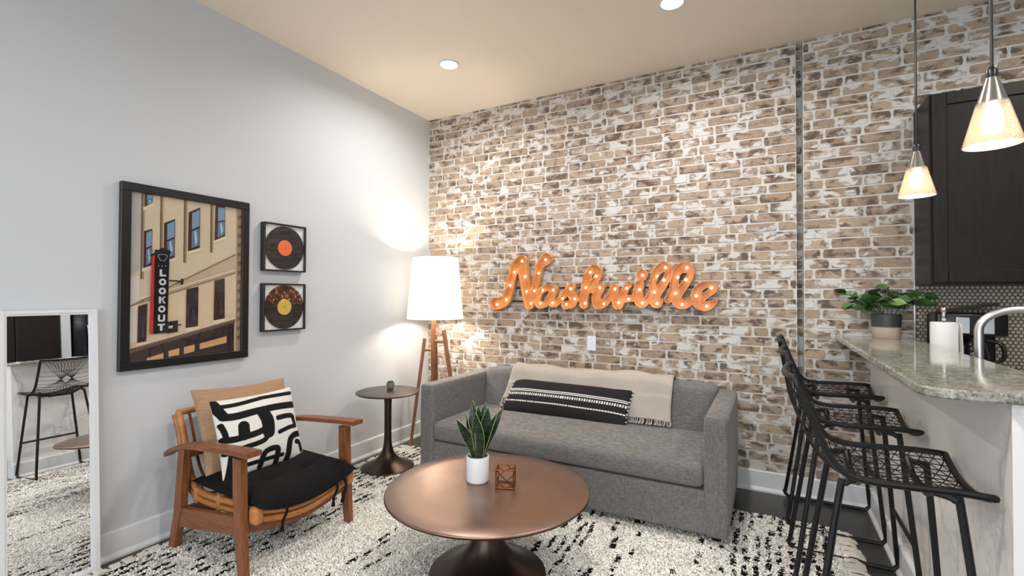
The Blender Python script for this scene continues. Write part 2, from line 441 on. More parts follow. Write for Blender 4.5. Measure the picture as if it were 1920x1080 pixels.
# ------------------------------------------------------------------ sofa
def sofa():
    x0, x1, yf, yb = .69, 2.74, -.965, -.075; a = .118
    t = thing('sofa', 'grey linen three-seat sofa with track arms and one bench cushion', 'sofa', (1.715, -.52, 0))
    part('base', MB().softbox(x0+a-.01, x1-a+.01, yf+.006, yb, .05, .292, .018, 12), M_SOFA, t)
    def armfn(p, h): return (p.x+(.004*math.cos(p.z/h.z*1.5)*(1 if p.x > 0 else -1)), p.y, p.z)
    for s in (0, 1):
        xa = x0 if s == 0 else x1-a
        part('arm', MB().softbox(xa, xa+a, yf, yb, .045, .69, .022, 16, armfn), M_SOFA, t)
    def backfn(p, h):
        yy = p.y; 
        if p.y < 0: yy = p.y-.02*math.cos(p.x/h.x*PI/2)*math.cos(p.z/h.z*1.3)
        return (p.x, yy-.03*(-(p.z/h.z)), p.z+.012*math.cos(p.x/h.x*PI/2) if p.z > 0 else p.z)
    part('backrest', MB().softbox(x0+a+.002, x1-a-.002, -.28, yb, .2, .722, .035, 18, backfn), M_SOFA, t)
    def cfn(p, h):
        z = p.z; 
        if z > 0: z += .022*math.cos(p.x/h.x*PI/2*.96)*math.cos(p.y/h.y*PI/2*.9)
        y = p.y
        if y < 0: y -= .012*math.cos(p.z/h.z*PI/2)
        return (p.x, y, z)
    c = part('seat_cushion', MB().softbox(x0+a+.004, x1-a-.004, yf-.002, -.285, .296, .432, .035, 22, cfn), M_SOFA, t)
    for zz in (.318, .412):
        pts = [(x0+a+.012, yf-.004, zz), (x1-a-.012, yf-.004, zz)]
    for x in (x0+.06, x1-.06):
        for y in (yf+.06, yb-.06):
            part('leg', MB().lathe([(.022, .0), (.026, .05)], (x, y, 0.0), 12) if y > -.4 else MB().lathe([(.022, .016), (.026, .05)], (x, y, 0.0), 12), M_BLACKPL, t)
sofa()

# throw blanket
def throw():
    t = thing('throw_blanket', 'cream woven throw blanket with knotted fringe draped over the sofa back', 'blanket', (1.68, -.2, .45))
    prof = [(-.345, .500), (-.338, .525), (-.325, .57), (-.312, .63), (-.300, .69), (-.287, .735), (-.26, .765), (-.22, .772), (-.17, .768), (-.12, .758), (-.085, .745), (-.062, .715), (-.052, .66), (-.048, .58), (-.046, .50)]
    pr = smoothpath([(y, 0, z) for y, z in prof], 4); n = 60; v = []; f = []
    xa0, xb0 = 1.035, 2.345; K = len(pr)
    for i, q in enumerate(pr):
        s = i/(K-1); xl = xa0+.10*min(s*2.2, 1)*.9+.004*math.sin(i*.2); xr = xb0-.004*math.sin(i*.23)-.02*max(0, s-.5)
        for j in range(n+1):
            u = j/n; x = xl+(xr-xl)*u
            dz = .010*math.sin(u*9+1.2)*math.sin(s*4)+.006*math.sin(u*23+i*.3)
            dy = -.008*math.sin(u*11+s*3)-.004*math.sin(u*31)
            zz = q.z+dz*(1 if i > 4 else .6)
            if i <= 12: zz -= .035*u*max(0, 1-i/12)-.012
            v.append((x, q.x+dy-.01, zz))
    for i in range(K-1):
        for j in range(n): a = i*(n+1)+j; f.append((a, a+1, a+n+2, a+n+1))
    cl = part('cloth', MB().add(v, f), M_THROW, t, recalc=False)
    sm = cl.modifiers.new('thick', 'SOLIDIFY'); sm.thickness = .008; sm.offset = 0
    fr = MB()
    for j in range(0, n+1):
        for k in range(2):
            u = min(max((j+random.uniform(-.3, .3)+k*.5)/n, 0), 1); b = Vector(v[min(int(u*n), n)]); b.x = v[0][0]+(v[n][0]-v[0][0])*u
            L = .075+random.uniform(-.01, .012); dx = random.uniform(-.008, .008)
            zend = max(b.z-L, .458); dy = -.012 if b.z-L > .458 else -.04
            fr.tube([b, (b.x+dx*.5, b.y-.004, b.z-.02), (b.x+dx, b.y+dy, zend)], [.0035, .003, .0042], 5)
    part('fringe', fr, M_THROW, t, kind='stuff')
throw()

# pillows ----------------------------------------------------------------
def pillow(name, c, ex, ey, W, Hh, T, nu, nv, mt, label, cat='pillow', colfn=None, pinch=.06, flat=1.0, shear=0.0):
    ex = Vector(ex).normalized(); ey = Vector(ey).normalized(); ez = ex.cross(ey).normalized(); c = Vector(c)
    v = []; f = []; cols = []
    for side in (1, -1):
        for j in range(nv+1):
            for i in range(nu+1):
                u = -1+2*i/nu; w_ = -1+2*j/nv
                x = W/2*u*(1-pinch*(1-w_*w_)*abs(u)); y = Hh/2*w_*(1-pinch*(1-u*u)*abs(w_))
                x += shear*(w_+1)/2*(.65-.35*u)
                th = T/2*(max(0, (1-abs(u)**2.6)*(1-abs(w_)**2.6)))**.55
                th += .004*math.sin(u*7+w_*3)*math.sin(w_*5)*(1-u*u)*(1-w_*w_)
                p = c+ex*x+ey*y+ez*(th*side*(1 if side > 0 else flat)+.0006*side)
                v.append(p[:]); cols.append(colfn((u+1)/2, (w_+1)/2) if (colfn and side > 0) else None)
    n = (nu+1)*(nv+1)
    for s in (0, 1):
        for j in range(nv):
            for i in range(nu):
                a = s*n+j*(nu+1)+i; q = (a, a+1, a+nu+2, a+nu+1); f.append(q if s == 0 else q[::-1])
    ring = [i for i in range(nu+1)]+[j*(nu+1)+nu for j in range(1, nv+1)]+[nv*(nu+1)+i for i in range(nu-1, -1, -1)]+[j*(nu+1) for j in range(nv-1, 0, -1)]
    for k in range(len(ring)):
        a, b = ring[k], ring[(k+1) % len(ring)]; f.append((b, a, a+n, b+n))
    t = thing(name, label, cat, (c.x, c.y, min(p[2] for p in v)))
    o = part('cover', MB().add(v, f), mt, t, recalc=False, angle=80)
    if colfn:
        back = colfn(None, None); setcol(o, 'col', [k if k else back for k in cols])
    return t, lambda u, w_: c+ex*(W/2*u+shear*(w_+1)/2*(.65-.35*u))+ey*(Hh/2*w_)
CW = lin(226,224,219); CB = lin(18,18,19); CCH = lin(34,31,32)
def lumbar(u, v):
    if u is None: return CCH
    base = CCH
    if .600 < v < .630 or .655 < v < .672: return CW
    if .49 < v < .565: return CW if (u*52) % 1 < .55 else CCH
    if .308 < v < .335: return CW if (u*46) % 1 < .62 else CCH
    return base
tl, pf = pillow('lumbar_pillow', (1.565, -.385, .545), (1, .0, -.008), (.0, .52, .85), 1.0, .285, .13, 230, 90, M_VCOL, 'long black lumbar pillow with white stitched stripes on the sofa', colfn=lumbar, pinch=.03, flat=.6, shear=.07)
for s in (-1, 1):
    fr = MB()
    for k in range(20):
        w_ = -.95+1.9*k/19; b = pf(s*(1-.0*.03), w_); b = pf(s*(.985-.03*(1-w_*w_)), w_)
        e = b+Vector((s*.014, -.006, random.uniform(-.006, .004))); fr.tube([b, e], [.0035, .0042], 5)
    part('fringe', fr, M_VCOL, tl); setcol(tl.children[-1], 'col', [CW if (i//10) % 2 else CCH for i in range(len(fr.v))])

def seg_d(p, a, b):
    ax, ay = a; bx, by = b; dx, dy = bx-ax, by-ay; L = dx*dx+dy*dy
    t = 0 if L == 0 else max(0, min(1, ((p[0]-ax)*dx+(p[1]-ay)*dy)/L)); return math.hypot(p[0]-ax-t*dx, p[1]-ay-t*dy)
BW = [([(.0,.965),(.045,.914),(.222,.905),(.481,.930),(.60,.935),(.956,.915)], .021),
 ([(.02,.97),(.05,.85),(.075,.775)], .045), ([(.07,.77),(.15,.755),(.243,.754),(.413,.765),(.68,.765),(.985,.742)], .040),
 ([(.50,.72),(.525,.62),(.525,.53),(.515,.46)], .070), ([(.51,.45),(.46,.385),(.38,.36),(.25,.352),(.03,.335)], .025),
 ([(.03,.50),(.12,.478),(.267,.478),(.40,.49),(.50,.52)], .032), ([(.246,.61),(.24,.56),(.235,.50)], .058), ([(.03,.68),(.05,.58),(.055,.50)], .02),
 ([(.668,.611),(.80,.612),(.89,.592),(.905,.54),(.915,.46)], .028), ([(.915,.45),(.80,.452),(.657,.425)], .022),
 ([(.955,.11),(.945,.19),(.925,.225),(.885,.239)], .027), ([(.96,.335),(.87,.335),(.80,.30),(.766,.217),(.74,.1),(.72,.02)], .035),
 ([(.383,.06),(.405,.15),(.44,.215),(.50,.238),(.575,.235),(.602,.205),(.59,.12),(.58,.04)], .030),
 ([(.13,.135),(.389,.126),(.659,.118)], .021), ([(.10,.33),(.08,.2),(.045,.0)], .04), ([(.02,.0),(.305,.008),(.577,.0),(.82,.012)], .016)]
def bw_mask(nu, nv):
    U, V = np.meshgrid(np.linspace(0, 1, nu+1), np.linspace(0, 1, nv+1)); D = np.full(U.shape, 9.0)
    for P, r in BW:
        sp = smoothpath([(a, b, 0) for a, b in P], 4)
        for a, b in zip(sp[:-1], sp[1:]):
            dx, dy = b.x-a.x, b.y-a.y; L = max(dx*dx+dy*dy, 1e-9); T = np.clip(((U-a.x)*dx+(V-a.y)*dy)/L, 0, 1)
            D = np.minimum(D, np.hypot(U-a.x-T*dx, V-a.y-T*dy)-r-.007)
    return D
BWN = (250, 220); BWD = bw_mask(*BWN)
def bwcol(u, v):
    if u is None: return CW
    d = BWD[int(round(v*BWN[1])), int(round(u*BWN[0]))]; k = min(1, max(0, .5+d/.005))
    return tuple(CB[i]+(CW[i]-CB[i])*k for i in range(3))+(1.0,)
pillow('tan_pillow', (.285, -2.005, .585), (0, 1, -.03), (-.32, 0, .95), .56, .49, .17, 50, 50, M_TAN, 'plain tan linen pillow behind the black and white one', colfn=None, pinch=.07)
pillow('patterned_pillow', (.432, -2.035, .575), (-.02, 1, -.01), (-.31, 0, .95), .485, .425, .13, BWN[0], BWN[1], M_VCOL, 'white pillow with bold black abstract strokes on the armchair', colfn=bwcol, pinch=.05)

# ------------------------------------------------------------------ armchair
def armchair():
    t = thing('armchair', 'teak and rattan lounge armchair with black tufted seat cushion', 'armchair', (.46, -2.02, 0))
    zr = .018
    for y in (-2.335, -1.705):
        s = 1 if y > -2 else -1
        part('leg', MB().prism([(.700,.565),(.762,.565),(.772,.30),(.790,zr),(.752,zr),(.722,.2),(.705,.4)], 'y', y-.017, y+.017), M_WOODV, t, False)
        part('leg', MB().prism([(.232,.535),(.288,.545),(.262,.22),(.200,zr-.016),(.148,zr-.016),(.196,.2)], 'y', y-.017, y+.017), M_WOODV, t, False)
        part('side_rail', MB().prism([(.235,.135),(.72,.205),(.715,.29),(.235,.232)], 'y', y-.013, y+.013), M_WOOD, t, False)
        # armrest: curved paddle
        cl = smoothpath([(.10,0,.485),(.18,0,.525),(.30,0,.560),(.45,0,.578),(.62,0,.590),(.74,0,.598),(.84,0,.600)], 6); mb = MB(); v = []; f = []
        for i, p in enumerate(cl):
            q = i/(len(cl)-1); wd = .024+.014*min(1, q*2); th = .012 if q < .9 else .013
            if i == 0: wd *= .8
            for dy, dz in ((-wd, -th), (wd, -th), (wd, th*.8), (0, th*1.15), (-wd, th*.8)): v.append((p.x, y+dy, p.z+dz))
        for i in range(len(cl)-1):
            for k in range(5): a = i*5+k; b = i*5+(k+1) % 5; f.append((a, b, b+5, a+5))
        f += [(4,3,2,1,0), tuple((len(cl)-1)*5+k for k in range(5))]
        part('armrest', mb.add(v, f), M_WOOD, t, True, angle=35)
    # front and rear stretchers
    v = []; f = []; n = 20
    for i in range(n+1):
        u = i/n; y = -2.32+.60*u; sag = .055*math.sin(PI*u)
        for dx, dz in ((-.014, 0), (.014, 0), (.014, -.075), (-.014, -.075)): v.append((.748+dx, y, .288-sag+dz))
    for i in range(n):
        for k in range(4): a = i*4+k; b = i*4+(k+1) % 4; f.append((a, b, b+4, a+4))
    f += [(0,1,2,3), (n*4+3, n*4+2, n*4+1, n*4)]
    part('front_rail', MB().add(v, f), M_WOOD, t, False)
    part('rear_rail', MB().box(.225, .25, -2.32, -1.72, .15, .225), M_WOOD, t, False)
    part('back_rail', MB().box(.20, .235, -2.325, -1.715, .475, .53), M_WOOD, t, False)
    # rattan side loops: two parallel rods each side
    for y in (-2.285, -1.755):
        for d, off in ((0, 0), (1, .037)):
            q = [(.10, y, .695), (.145, y, .60), (.185, y, .48), (.225, y, .38), (.275, y, .325), (.36, y, .305), (.50, y, .305), (.66, y, .312), (.80, y, .318)]
            pts = smoothpath(q, 5)
            o2 = []
            for i, p in enumerate(pts):
                tg = (pts[min(i+1, len(pts)-1)]-pts[max(i-1, 0)]).normalized(); nr = Vector((tg.z, 0, -tg.x)); nr = Vector((-abs(nr.x), 0, -abs(nr.z)))
                o2.append(p+nr.normalized()*off)
            part('rattan_rod', MB().tube(o2, .017, 10), M_RATTAN, t)
        for xx in (.30, .50, .79):
            part('rattan_binding', MB().rbox(xx-.016, xx+.016, y-.021, y+.021, .248, .334, .012, 3), M_RATTAN, t)
    for zz, x in ((.0, .80), (-.037, .797)):
        pts = [(x+.0, -2.30+.56*i/16, .318+zz-.062*math.sin(PI*i/16)) for i in range(17)]
        part('rattan_rod', MB().tube(pts, .017, 10), M_RATTAN, t)
    part('rattan_binding', MB().softbox(.772, .832, -2.322, -2.272, .255, .340, .02, 8), M_RATTAN, t)
    part('rattan_binding', MB().softbox(.772, .832, -1.768, -1.718, .255, .340, .02, 8), M_RATTAN, t)
    part('back_top_rod', MB().tube([(.10, -2.29, .693), (.085, -2.02, .697), (.10, -1.75, .693)], .017, 10), M_RATTAN, t)
    for i in range(9):
        y = -2.23+.42*i/8
        part('back_slat', MB().tube(smoothpath([(.095, y, .69), (.14, y, .58), (.20, y, .42), (.28, y, .32)], 4), .008, 6), M_WOODV, t)
    # seat slats under the cushion
    for i in range(6):
        x = .33+.08*i
        part('seat_slat', MB().tube([(x, -2.285+.53*k/8, .300-.045*math.sin(PI*k/8)) for k in range(9)], .008, 6), M_RATTAN, t)
    # cushion
    nu, nv = 60, 56; v = []; f = []
    for side in (1, -1):
        for j in range(nv+1):
            for i in range(nu+1):
                u = -1+2*i/nu; w_ = -1+2*j/nv
                x = .565+.285*u*(1-.04*(1-w_*w_)); y = -2.015+.295*w_*(1-.03*(1-u*u))
                env = max(0, (1-abs(u)**4.5)*(1-abs(w_)**3.6))**.5
                th = (.080+.012*u)*env
                sag = -.055*math.cos(w_*PI/2)*(.4+.6*(u+1)/2)
                if side > 0:
                    for (bu, bw) in ((-.35,-.4),(-.35,.4),(.3,-.38),(.3,.38)):
                        th -= .026*math.exp(-((u-bu)**2+(w_-bw)**2)/.028)
                    th -= .010*math.exp(-((u-.3)/.07)**2)*(1-w_*w_)+.006*math.exp(-(w_/.09)**2)*(1-u*u)
                z = .345+sag+(.02*(1-u)/2) + (th if side > 0 else -th*.55)
                v.append((x, y, z))
    n = (nu+1)*(nv+1)
    for s in (0, 1):
        for j in range(nv):
            for i in range(nu): a = s*n+j*(nu+1)+i; q = (a, a+1, a+nu+2, a+nu+1); f.append(q if s == 0 else q[::-1])
    cu = part('seat_cushion', MB().add(v, f), M_BLACKFAB, t, recalc=False, angle=80, label='black tufted seat cushion with ties')
    for y, dx in ((-2.17, 0), (-1.86, .0), (-1.80, .01)):
        z0 = .30
        part('tie', MB().tube(smoothpath([(.825, y, z0+.02), (.845, y+.006, z0-.02), (.838+dx, y-.012, z0-.07), (.842, y-.02, z0-.115)], 5), [.008]*5+[.0065]*8+[.0095]*3, 6), M_BLACKFAB, cu)
armchair()

# ------------------------------------------------------------------ rug
def rug():
    t = thing('rug', 'cream shaggy wool rug with rows of black dashes and fringed ends', 'rug', (1.72, -1.85, 0))
    x0, x1, y0, y1 = .13, 3.28, -3.25, -.45
    nx, ny = 90, 80; v = []; f = []
    ed = lambda k, a: .012*math.sin(k*3.1+a)+.008*math.sin(k*7.7+a*2)
    for j in range(ny+1):
        for i in range(nx+1):
            X = x0+(x1-x0)*i/nx; Y = y0+(y1-y0)*j/ny
            v.append((X, Y, .008+.003*math.sin(X*31)*math.sin(Y*27) if 0 < i < nx and 0 < j < ny else .002))
    for j in range(ny):
        for i in range(nx): a = j*(nx+1)+i; f.append((a, a+1, a+nx+2, a+nx+1))
    b = part('backing', MB().add(v, f), plain('rug_backing', lin(196,188,176), .95), t)
    # pile: blades that lean over
    N = 330000
    r = rng.random((N, 8)); bx = x0+(x1-x0)*r[:,0]; by = y0+(y1-y0)*r[:,1]
    # more blades where the camera is close is not needed; keep inside
    # dash pattern: rows along y at fixed x
    def band(x):
        d = np.zeros_like(x)
        for a, c, den in ((.16,.46,.62),(.46,.66,.40),(1.07,1.13,.55),(1.20,1.25,.35),(1.76,2.06,.50),(2.12,2.34,.42),(2.50,2.66,.22),(2.68,3.22,.66)):
            d = np.maximum(d, den*((x > a) & (x < c)))
        return d
    rowp = .052; row = np.floor((bx+.012*np.sin(by*5))/rowp); fx = ((bx+.012*np.sin(by*5))/rowp-row)*rowp
    dl = .075; ph = np.modf(np.abs(np.sin(row*12.9898)*43758.5453))[0]; yy = by/dl+ph*7; cell = np.floor(yy); fy = yy-cell
    hsh = lambda a, b2: np.modf(np.abs(np.sin(a*127.1+b2*311.7)*43758.5453))[0]
    h1 = hsh(row, cell); h2 = hsh(row+.5, cell+3); h3 = hsh(row+7, cell+1)
    # large-scale gaps break the rows up
    big = .5+.5*np.sin(by*2.3+row*.35)*np.sin(by*.9+bx*2.1+1)
    on = (h1 < band(bx)*(1.0+.45*big)) & (np.abs(fx-(.014+.018*h2)) < .0095+.004*h3) & (fy > .1*h2) & (fy < .55+.45*h3)
    L = .012+.014*r[:,2]; az = r[:,3]*2*np.pi; lean = .4+.7*r[:,4]; wd = .0022+.0022*r[:,5]
    az = np.where(on, np.pi/2*np.where(r[:,3] < .5, 1, -1)+(r[:,3]-.5)*.5, az); lean = np.where(on, lean*.8+.3, lean); wd = np.where(on, wd*1.25, wd)
    dx, dy = np.cos(az), np.sin(az); sx, sy = -dy, dx
    z0 = np.full(N, .006)
    mid = np.stack([bx+dx*L*.45*np.sin(lean), by+dy*L*.45*np.sin(lean), z0+L*.6*np.cos(lean*.6)], 1)
    tip = np.stack([bx+dx*L*np.sin(lean)*1.05, by+dy*L*np.sin(lean)*1.05, z0+L*.75*np.cos(lean)], 1)
    root = np.stack([bx, by, z0], 1); sd = np.stack([sx*wd, sy*wd, np.zeros(N)], 1)
    V = np.stack([root-sd, root+sd, mid-sd, mid+sd, tip-sd*.5, tip+sd*.5], 1).reshape(-1, 3)
    base = (np.arange(N)*6)[:, None]; F = np.concatenate([base+np.array([0,1,3,2]), base+np.array([2,3,5,4])], 1).reshape(-1, 4)
    cc = np.where(on[:,None], np.array([[.010,.010,.011]]), np.array([lin(250,248,244)[:3]])*np.stack([.86+.16*r[:,6], .845+.16*r[:,6], .81+.16*r[:,6]], 1))
    me = bpy.data.meshes.new('pile'); me.vertices.add(len(V)); me.vertices.foreach_set('co', (V-np.array(wloc(t))).ravel().astype(np.float32))
    me.loops.add(F.size); me.loops.foreach_set('vertex_index', F.ravel().astype(np.int32)); me.polygons.add(len(F))
    me.polygons.foreach_set('loop_start', (np.arange(len(F))*4).astype(np.int32)); me.update(calc_edges=True)
    me.polygons.foreach_set('use_smooth', np.ones(len(F), bool)); me.materials.append(M_PILE)
    o = bpy.data.objects.new('pile', me); COL.objects.link(o); o.parent = t; o['kind'] = 'stuff'
    setcol(o, 'col', np.repeat(cc, 6, 0))
    fr = MB()
    for xe, s in ((x0, -1), (x1, 1)):
        y = y0+.03
        while y < y1-.01:
            Lf = (.035 if s < 0 else .075)+random.uniform(-.02, .03)
            for k in range(9):
                yy_ = y+random.uniform(-.018, .018); e = random.uniform(-.025, .025)
                fr.tube([(xe-s*.02, yy_, .016), (xe+s*Lf*.5, yy_+e*.5, .019), (xe+s*Lf, yy_+e, .006)], [.006, .0065, .003], 5)
            y += .052+random.uniform(-.006, .012)
    part('fringe', fr, plain('wool_fringe', lin(214,207,194), .95), t, kind='stuff')
rug()

# ------------------------------------------------------------------ tables
def coffee_table():
    t = thing('coffee_table', 'round copper-toned pedestal coffee table on the rug', 'table', (1.745, -1.75, 0))
    c = (1.745, -1.75, 0)
    tp = part('table_top', MB().lathe([(.0001, .412), (.479, .412), (.4815, .4165), (.480, .420), (.476, .422), (.40, .422), (.2, .422), (.0001, .422)], c, 128), M_TABLETOP, t, angle=60)
    part('under_edge', MB().lathe([(.0001, .395), (.40, .395), (.455, .400), (.477, .407), (.482, .4118), (.0001, .4118)], c, 96), M_BRONZE, tp, angle=60)
    prof = [(.275, .012), (.279, .018), (.272, .026), (.235, .042), (.18, .068), (.125, .108), (.085, .16), (.062, .22), (.052, .28), (.055, .33), (.068, .365), (.09, .385), (.12, .395)]
    pr = [(p.x, p.z) for p in smoothpath([(r, 0, z) for r, z in prof], 4)]
    part('pedestal', MB().lathe(pr, c, 64), M_BRONZE, t, angle=60)
coffee_table()
def side_table():
    t = thing('side_table', 'small dark bronze tulip side table beside the sofa arm', 'table', (.345, -.925, 0)); c = (.345, -.925, 0)
    part('table_top', MB().lathe([(.0001, .577), (.21, .577), (.236, .584), (.241, .589), (.240, .593), (.234, .595), (.0001, .595)], c, 72), M_BRONZE, t, angle=60)
    prof = [(.198, .012), (.201, .018), (.19, .028), (.15, .045), (.10, .07), (.06, .11), (.038, .16), (.029, .22), (.027, .32), (.027, .45), (.029, .52), (.038, .555), (.06, .577)]
    pr = [(p.x, p.z) for p in smoothpath([(r, 0, z) for r, z in prof], 4)]
    part('pedestal', MB().lathe(pr, c, 48), M_BRONZE, t, angle=60)
side_table()

# small succulent on side table
def succulent():
    c = (.30, -.85, .595); t = thing('potted_succulent', 'tiny succulent in a grey concrete cup on the side table', 'plant', c)
    part('cup', MB().lathe([(.020,0),(.025,.004),(.031,.03),(.030,.05),(.027,.05),(.026,.04),(.0001,.04)], c, 24), plain('concrete', lin(128,122,114), .85), t)
    for i in range(14):
        a = i*2.4; r = .006+.014*i/14; v = Vector((math.cos(a), math.sin(a), 0))
        b = Vector(c)+v*r*.6+Vector((0,0,.04)); part('leaf', MB().tube([b, b+v*.008+Vector((0,0,.016)), b+v*.013+Vector((0,0,.028-.012*i/14))], [.005, .0065, .001], 6), M_LEAF, t)
succulent()

# snake plant
def snake_plant():
    c = Vector((1.665, -1.715, .4225)); t = thing('snake_plant', 'snake plant with dark sword leaves in a white cylinder pot on the coffee table', 'plant', c)
    part('pot', MB().lathe([(.050,0),(.0545,.004),(.056,.012),(.056,.122),(.0545,.125),(.0515,.125),(.051,.112),(.0001,.112)], c, 48), M_WHITE, t)
    so = MB().lathe([(.0505,.108),(.0505,.113),(.03,.119),(.0001,.121)], c, 24)
    part('soil', so, M_SOIL, t)
    nt = NT('snake_leaf'); s = nt.sep(nt.attr('col').outputs['Color']); n = nt.noise(nt.mapv(nt.pos(), (8,8,60)), 1.5, 3)
    cc = nt.mix(nt.rng(n, .4, .62), lin(16,34,20), lin(40,64,38)); cc = nt.mix(nt.rng(s[0], .3, .9), cc, lin(146,158,100)); ml = nt.set(Base_Color=cc, Roughness=.35)
    L = [(-.015,-.012,.20,-.09,-.02,.030,20),(.012,-.018,.235,-.02,-.03,.036,-10),(.02,.0,.25,.03,.01,.034,35),(-.01,.012,.275,-.02,.03,.032,0),(.0,.0,.255,.0,.0,.034,60),(.022,-.01,.225,.075,-.01,.028,-35),(.025,.012,.24,.10,.03,.028,20),(-.022,.005,.22,-.035,.0,.030,-50),(.004,.02,.26,.03,.05,.03,15)]
    rtv = Vector((.88,.475,0)); dpv = Vector((-.475,.88,0))
    for (a, b, h, la, lb, wd, rot) in L:
        base = c+rtv*a+dpv*b+Vector((0,0,.112)); n_ = 14; v = []; f = []; col = []
        ang = math.radians(rot); sdv = rtv*math.cos(ang)+dpv*math.sin(ang); nv_ = sdv.cross(Vector((0,0,1)))
        for i in range(n_+1):
            s_ = i/n_; wq = wd*1.3*(.45+.75*math.sin(min(1, s_*1.25)*PI*.5))*(1-max(0, (s_-.45)/.55)**1.7)
            ctr = base+Vector((0,0,h*s_))+(rtv*la+dpv*lb)*(s_**1.6)
            tw = sdv*math.cos(s_*.4)+nv_*math.sin(s_*.4)
            cup = nv_*(.25*wq)
            for k, (q, cu_, e) in enumerate(((-1,1,1),(-.9,.85,0),(0,0,0),(.9,.85,0),(1,1,1))):
                v.append((ctr+tw*wq*.5*q*1.35+cup*cu_)[:]); col.append((e, 0, 0))
        for i in range(n_):
            for k in range(4): q = i*5+k; f.append((q, q+1, q+6, q+5))
        o = part('leaf', MB().add(v, f), ml, t, recalc=False); setcol(o, 'col', col)
        sm = o.modifiers.new('thick', 'SOLIDIFY'); sm.thickness = .003
snake_plant()

# wire cube ornament
def ornament():
    c = Vector((1.815, -1.70, .4225)); t = thing('geometric_ornament', 'copper wire geometric cube ornament beside the plant pot', 'ornament', c)
    R = Matrix.Rotation(math.radians(22), 3, 'Z'); s = .042; r = .003
    P = lambda x, y, z: c+R @ Vector((x*s, y*s, (z+1)*s+r))
    mt = plain('copper_wire', lin(128,76,38), .35, .9)
    cube = [(x,y,z) for x in (-1,1) for y in (-1,1) for z in (-1,1)]
    mb = MB()
    for i in range(8):
        for j in range(i):
            if sum(a != b for a, b in zip(cube[i], cube[j])) == 1: mb.tube([P(*cube[i]), P(*cube[j])], r, 6)
    for q in cube: mb.sphere(P(*q), r*1.15, 6, 4)
    part('cube_frame', mb, mt, t)
    mid = [(1,0,1),(0,1,1),(-1,0,1),(0,-1,1),(1,1,0),(-1,1,0),(-1,-1,0),(1,-1,0),(1,0,-1),(0,1,-1),(-1,0,-1),(0,-1,-1)]
    mb = MB()
    for i in range(12):
        for j in range(i):
            if sum((a-b)**2 for a, b in zip(mid[i], mid[j])) == 2 and (i*j+i) % 3 != 1: mb.tube([P(*mid[i]), P(*mid[j])], r*.85, 6)
    part('inner_frame', mb, mt, t)
ornament()

# ------------------------------------------------------------------ floor lamp
def floor_lamp():
    t = thing('floor_lamp', 'walnut tripod floor lamp with a lit white drum shade in the corner', 'lamp', (.345, -.35, 0)); c = (.352, -.35, 0)
    sh = part('shade', MB().lathe_open([(.246, 1.128), (.198, 1.668), (.196, 1.668), (.244, 1.128)], c, 64), M_SHADE, t, angle=60)
    part('shade_ring', MB().tube([(c[0]+.196*math.cos(a), c[1]+.196*math.sin(a), 1.664) for a in np.linspace(0, 2*PI, 49)[:-1]], .002, 5, closed=True), M_BRONZE, sh)
    part('post', MB().rbox(.318, .352, -.367, -.333, .42, 1.20, .006), M_LAMPWOOD, t)
    part('harp', MB().tube([(.352,-.35,1.19), (.352,-.35,1.53)], .006, 8), M_BRONZE, t)
    mb_ = emis('lamp_bulb', (1,.88,.72,1), 20)
    for z in (1.27, 1.53): part('bulb', MB().sphere((.352, -.35, z), .035, 16, 10), mb_, t)
    legs = [((.272,-.392,.955), (.170,-.452,.018)), ((.425,-.322,1.03), (.585,-.285,0)), ((.285,-.262,.98), (.20,-.105,0))]
    for i, (a, b) in enumerate(legs):
        a, b = Vector(a), Vector(b); d = (b-a).normalized(); s1 = d.cross(Vector((0,0,1))).normalized(); s2 = d.cross(s1)
        v = []
        for p, w1, w2 in ((a, .017, .014), (b, .013, .011)):
            for q in ((-1,-1),(1,-1),(1,1),(-1,1)): v.append((p+s1*w1*q[0]+s2*w2*q[1])[:])
        part('leg', MB().add(v, [(0,1,2,3),(7,6,5,4),(0,4,5,1),(1,5,6,2),(2,6,7,3),(3,7,4,0)]), M_LAMPWOOD, t, False)
        q = a+d*.10; ctr = Vector((.335, -.35, q.z)); part('peg', MB().tube([ctr, q], .013, 10), M_LAMPWOOD, t)
    for z in (1.27, 1.53):
        l = bpy.data.lights.new('lamp_glow', 'POINT'); l.energy = LAMP_POWER; l.color = (1, .88, .72); l.shadow_soft_size = .05
        o = bpy.data.objects.new('lamp_glow', l); COL.objects.link(o); o.parent = t; o.location = (.352-.345, 0, z)
floor_lamp()

# ------------------------------------------------------------------ wall art
def flatprint(name, parent, polys, P, x, lift=.00025, mt=M_PRINT):
    # polys: list of (list of uv, colour); later ones lie over earlier ones
    mb = MB(); cols = []
    for k, (pl, c) in enumerate(polys):
        n = len(pl); mb.add([P(u, v, k*lift) for u, v in pl], [tuple(range(n))]); cols += [c]*n
    o = part(name, mb, mt, parent, False, recalc=False); setcol(o, 'col', cols); return o
def framed(name, label, ya, yb, za, zb, depth, fwid, cat='picture', bk=.008):
    t = thing(name, label, cat, (.0, (ya+yb)/2, za))
    for (a, b, c, d) in ((ya, yb, za, za+fwid), (ya, yb, zb-fwid, zb), (ya, ya+fwid, za+fwid, zb-fwid), (yb-fwid, yb, za+fwid, zb-fwid)):
        part('frame_bar', MB().rbox(.002, depth, a, b, c, d, .0015, 1), M_BLACKFRAME, t, False)
    part('backing', MB().box(.002, bk, ya+fwid*.5, yb-fwid*.5, za+fwid*.5, zb-fwid*.5), M_WHITE, t, False)
    return t
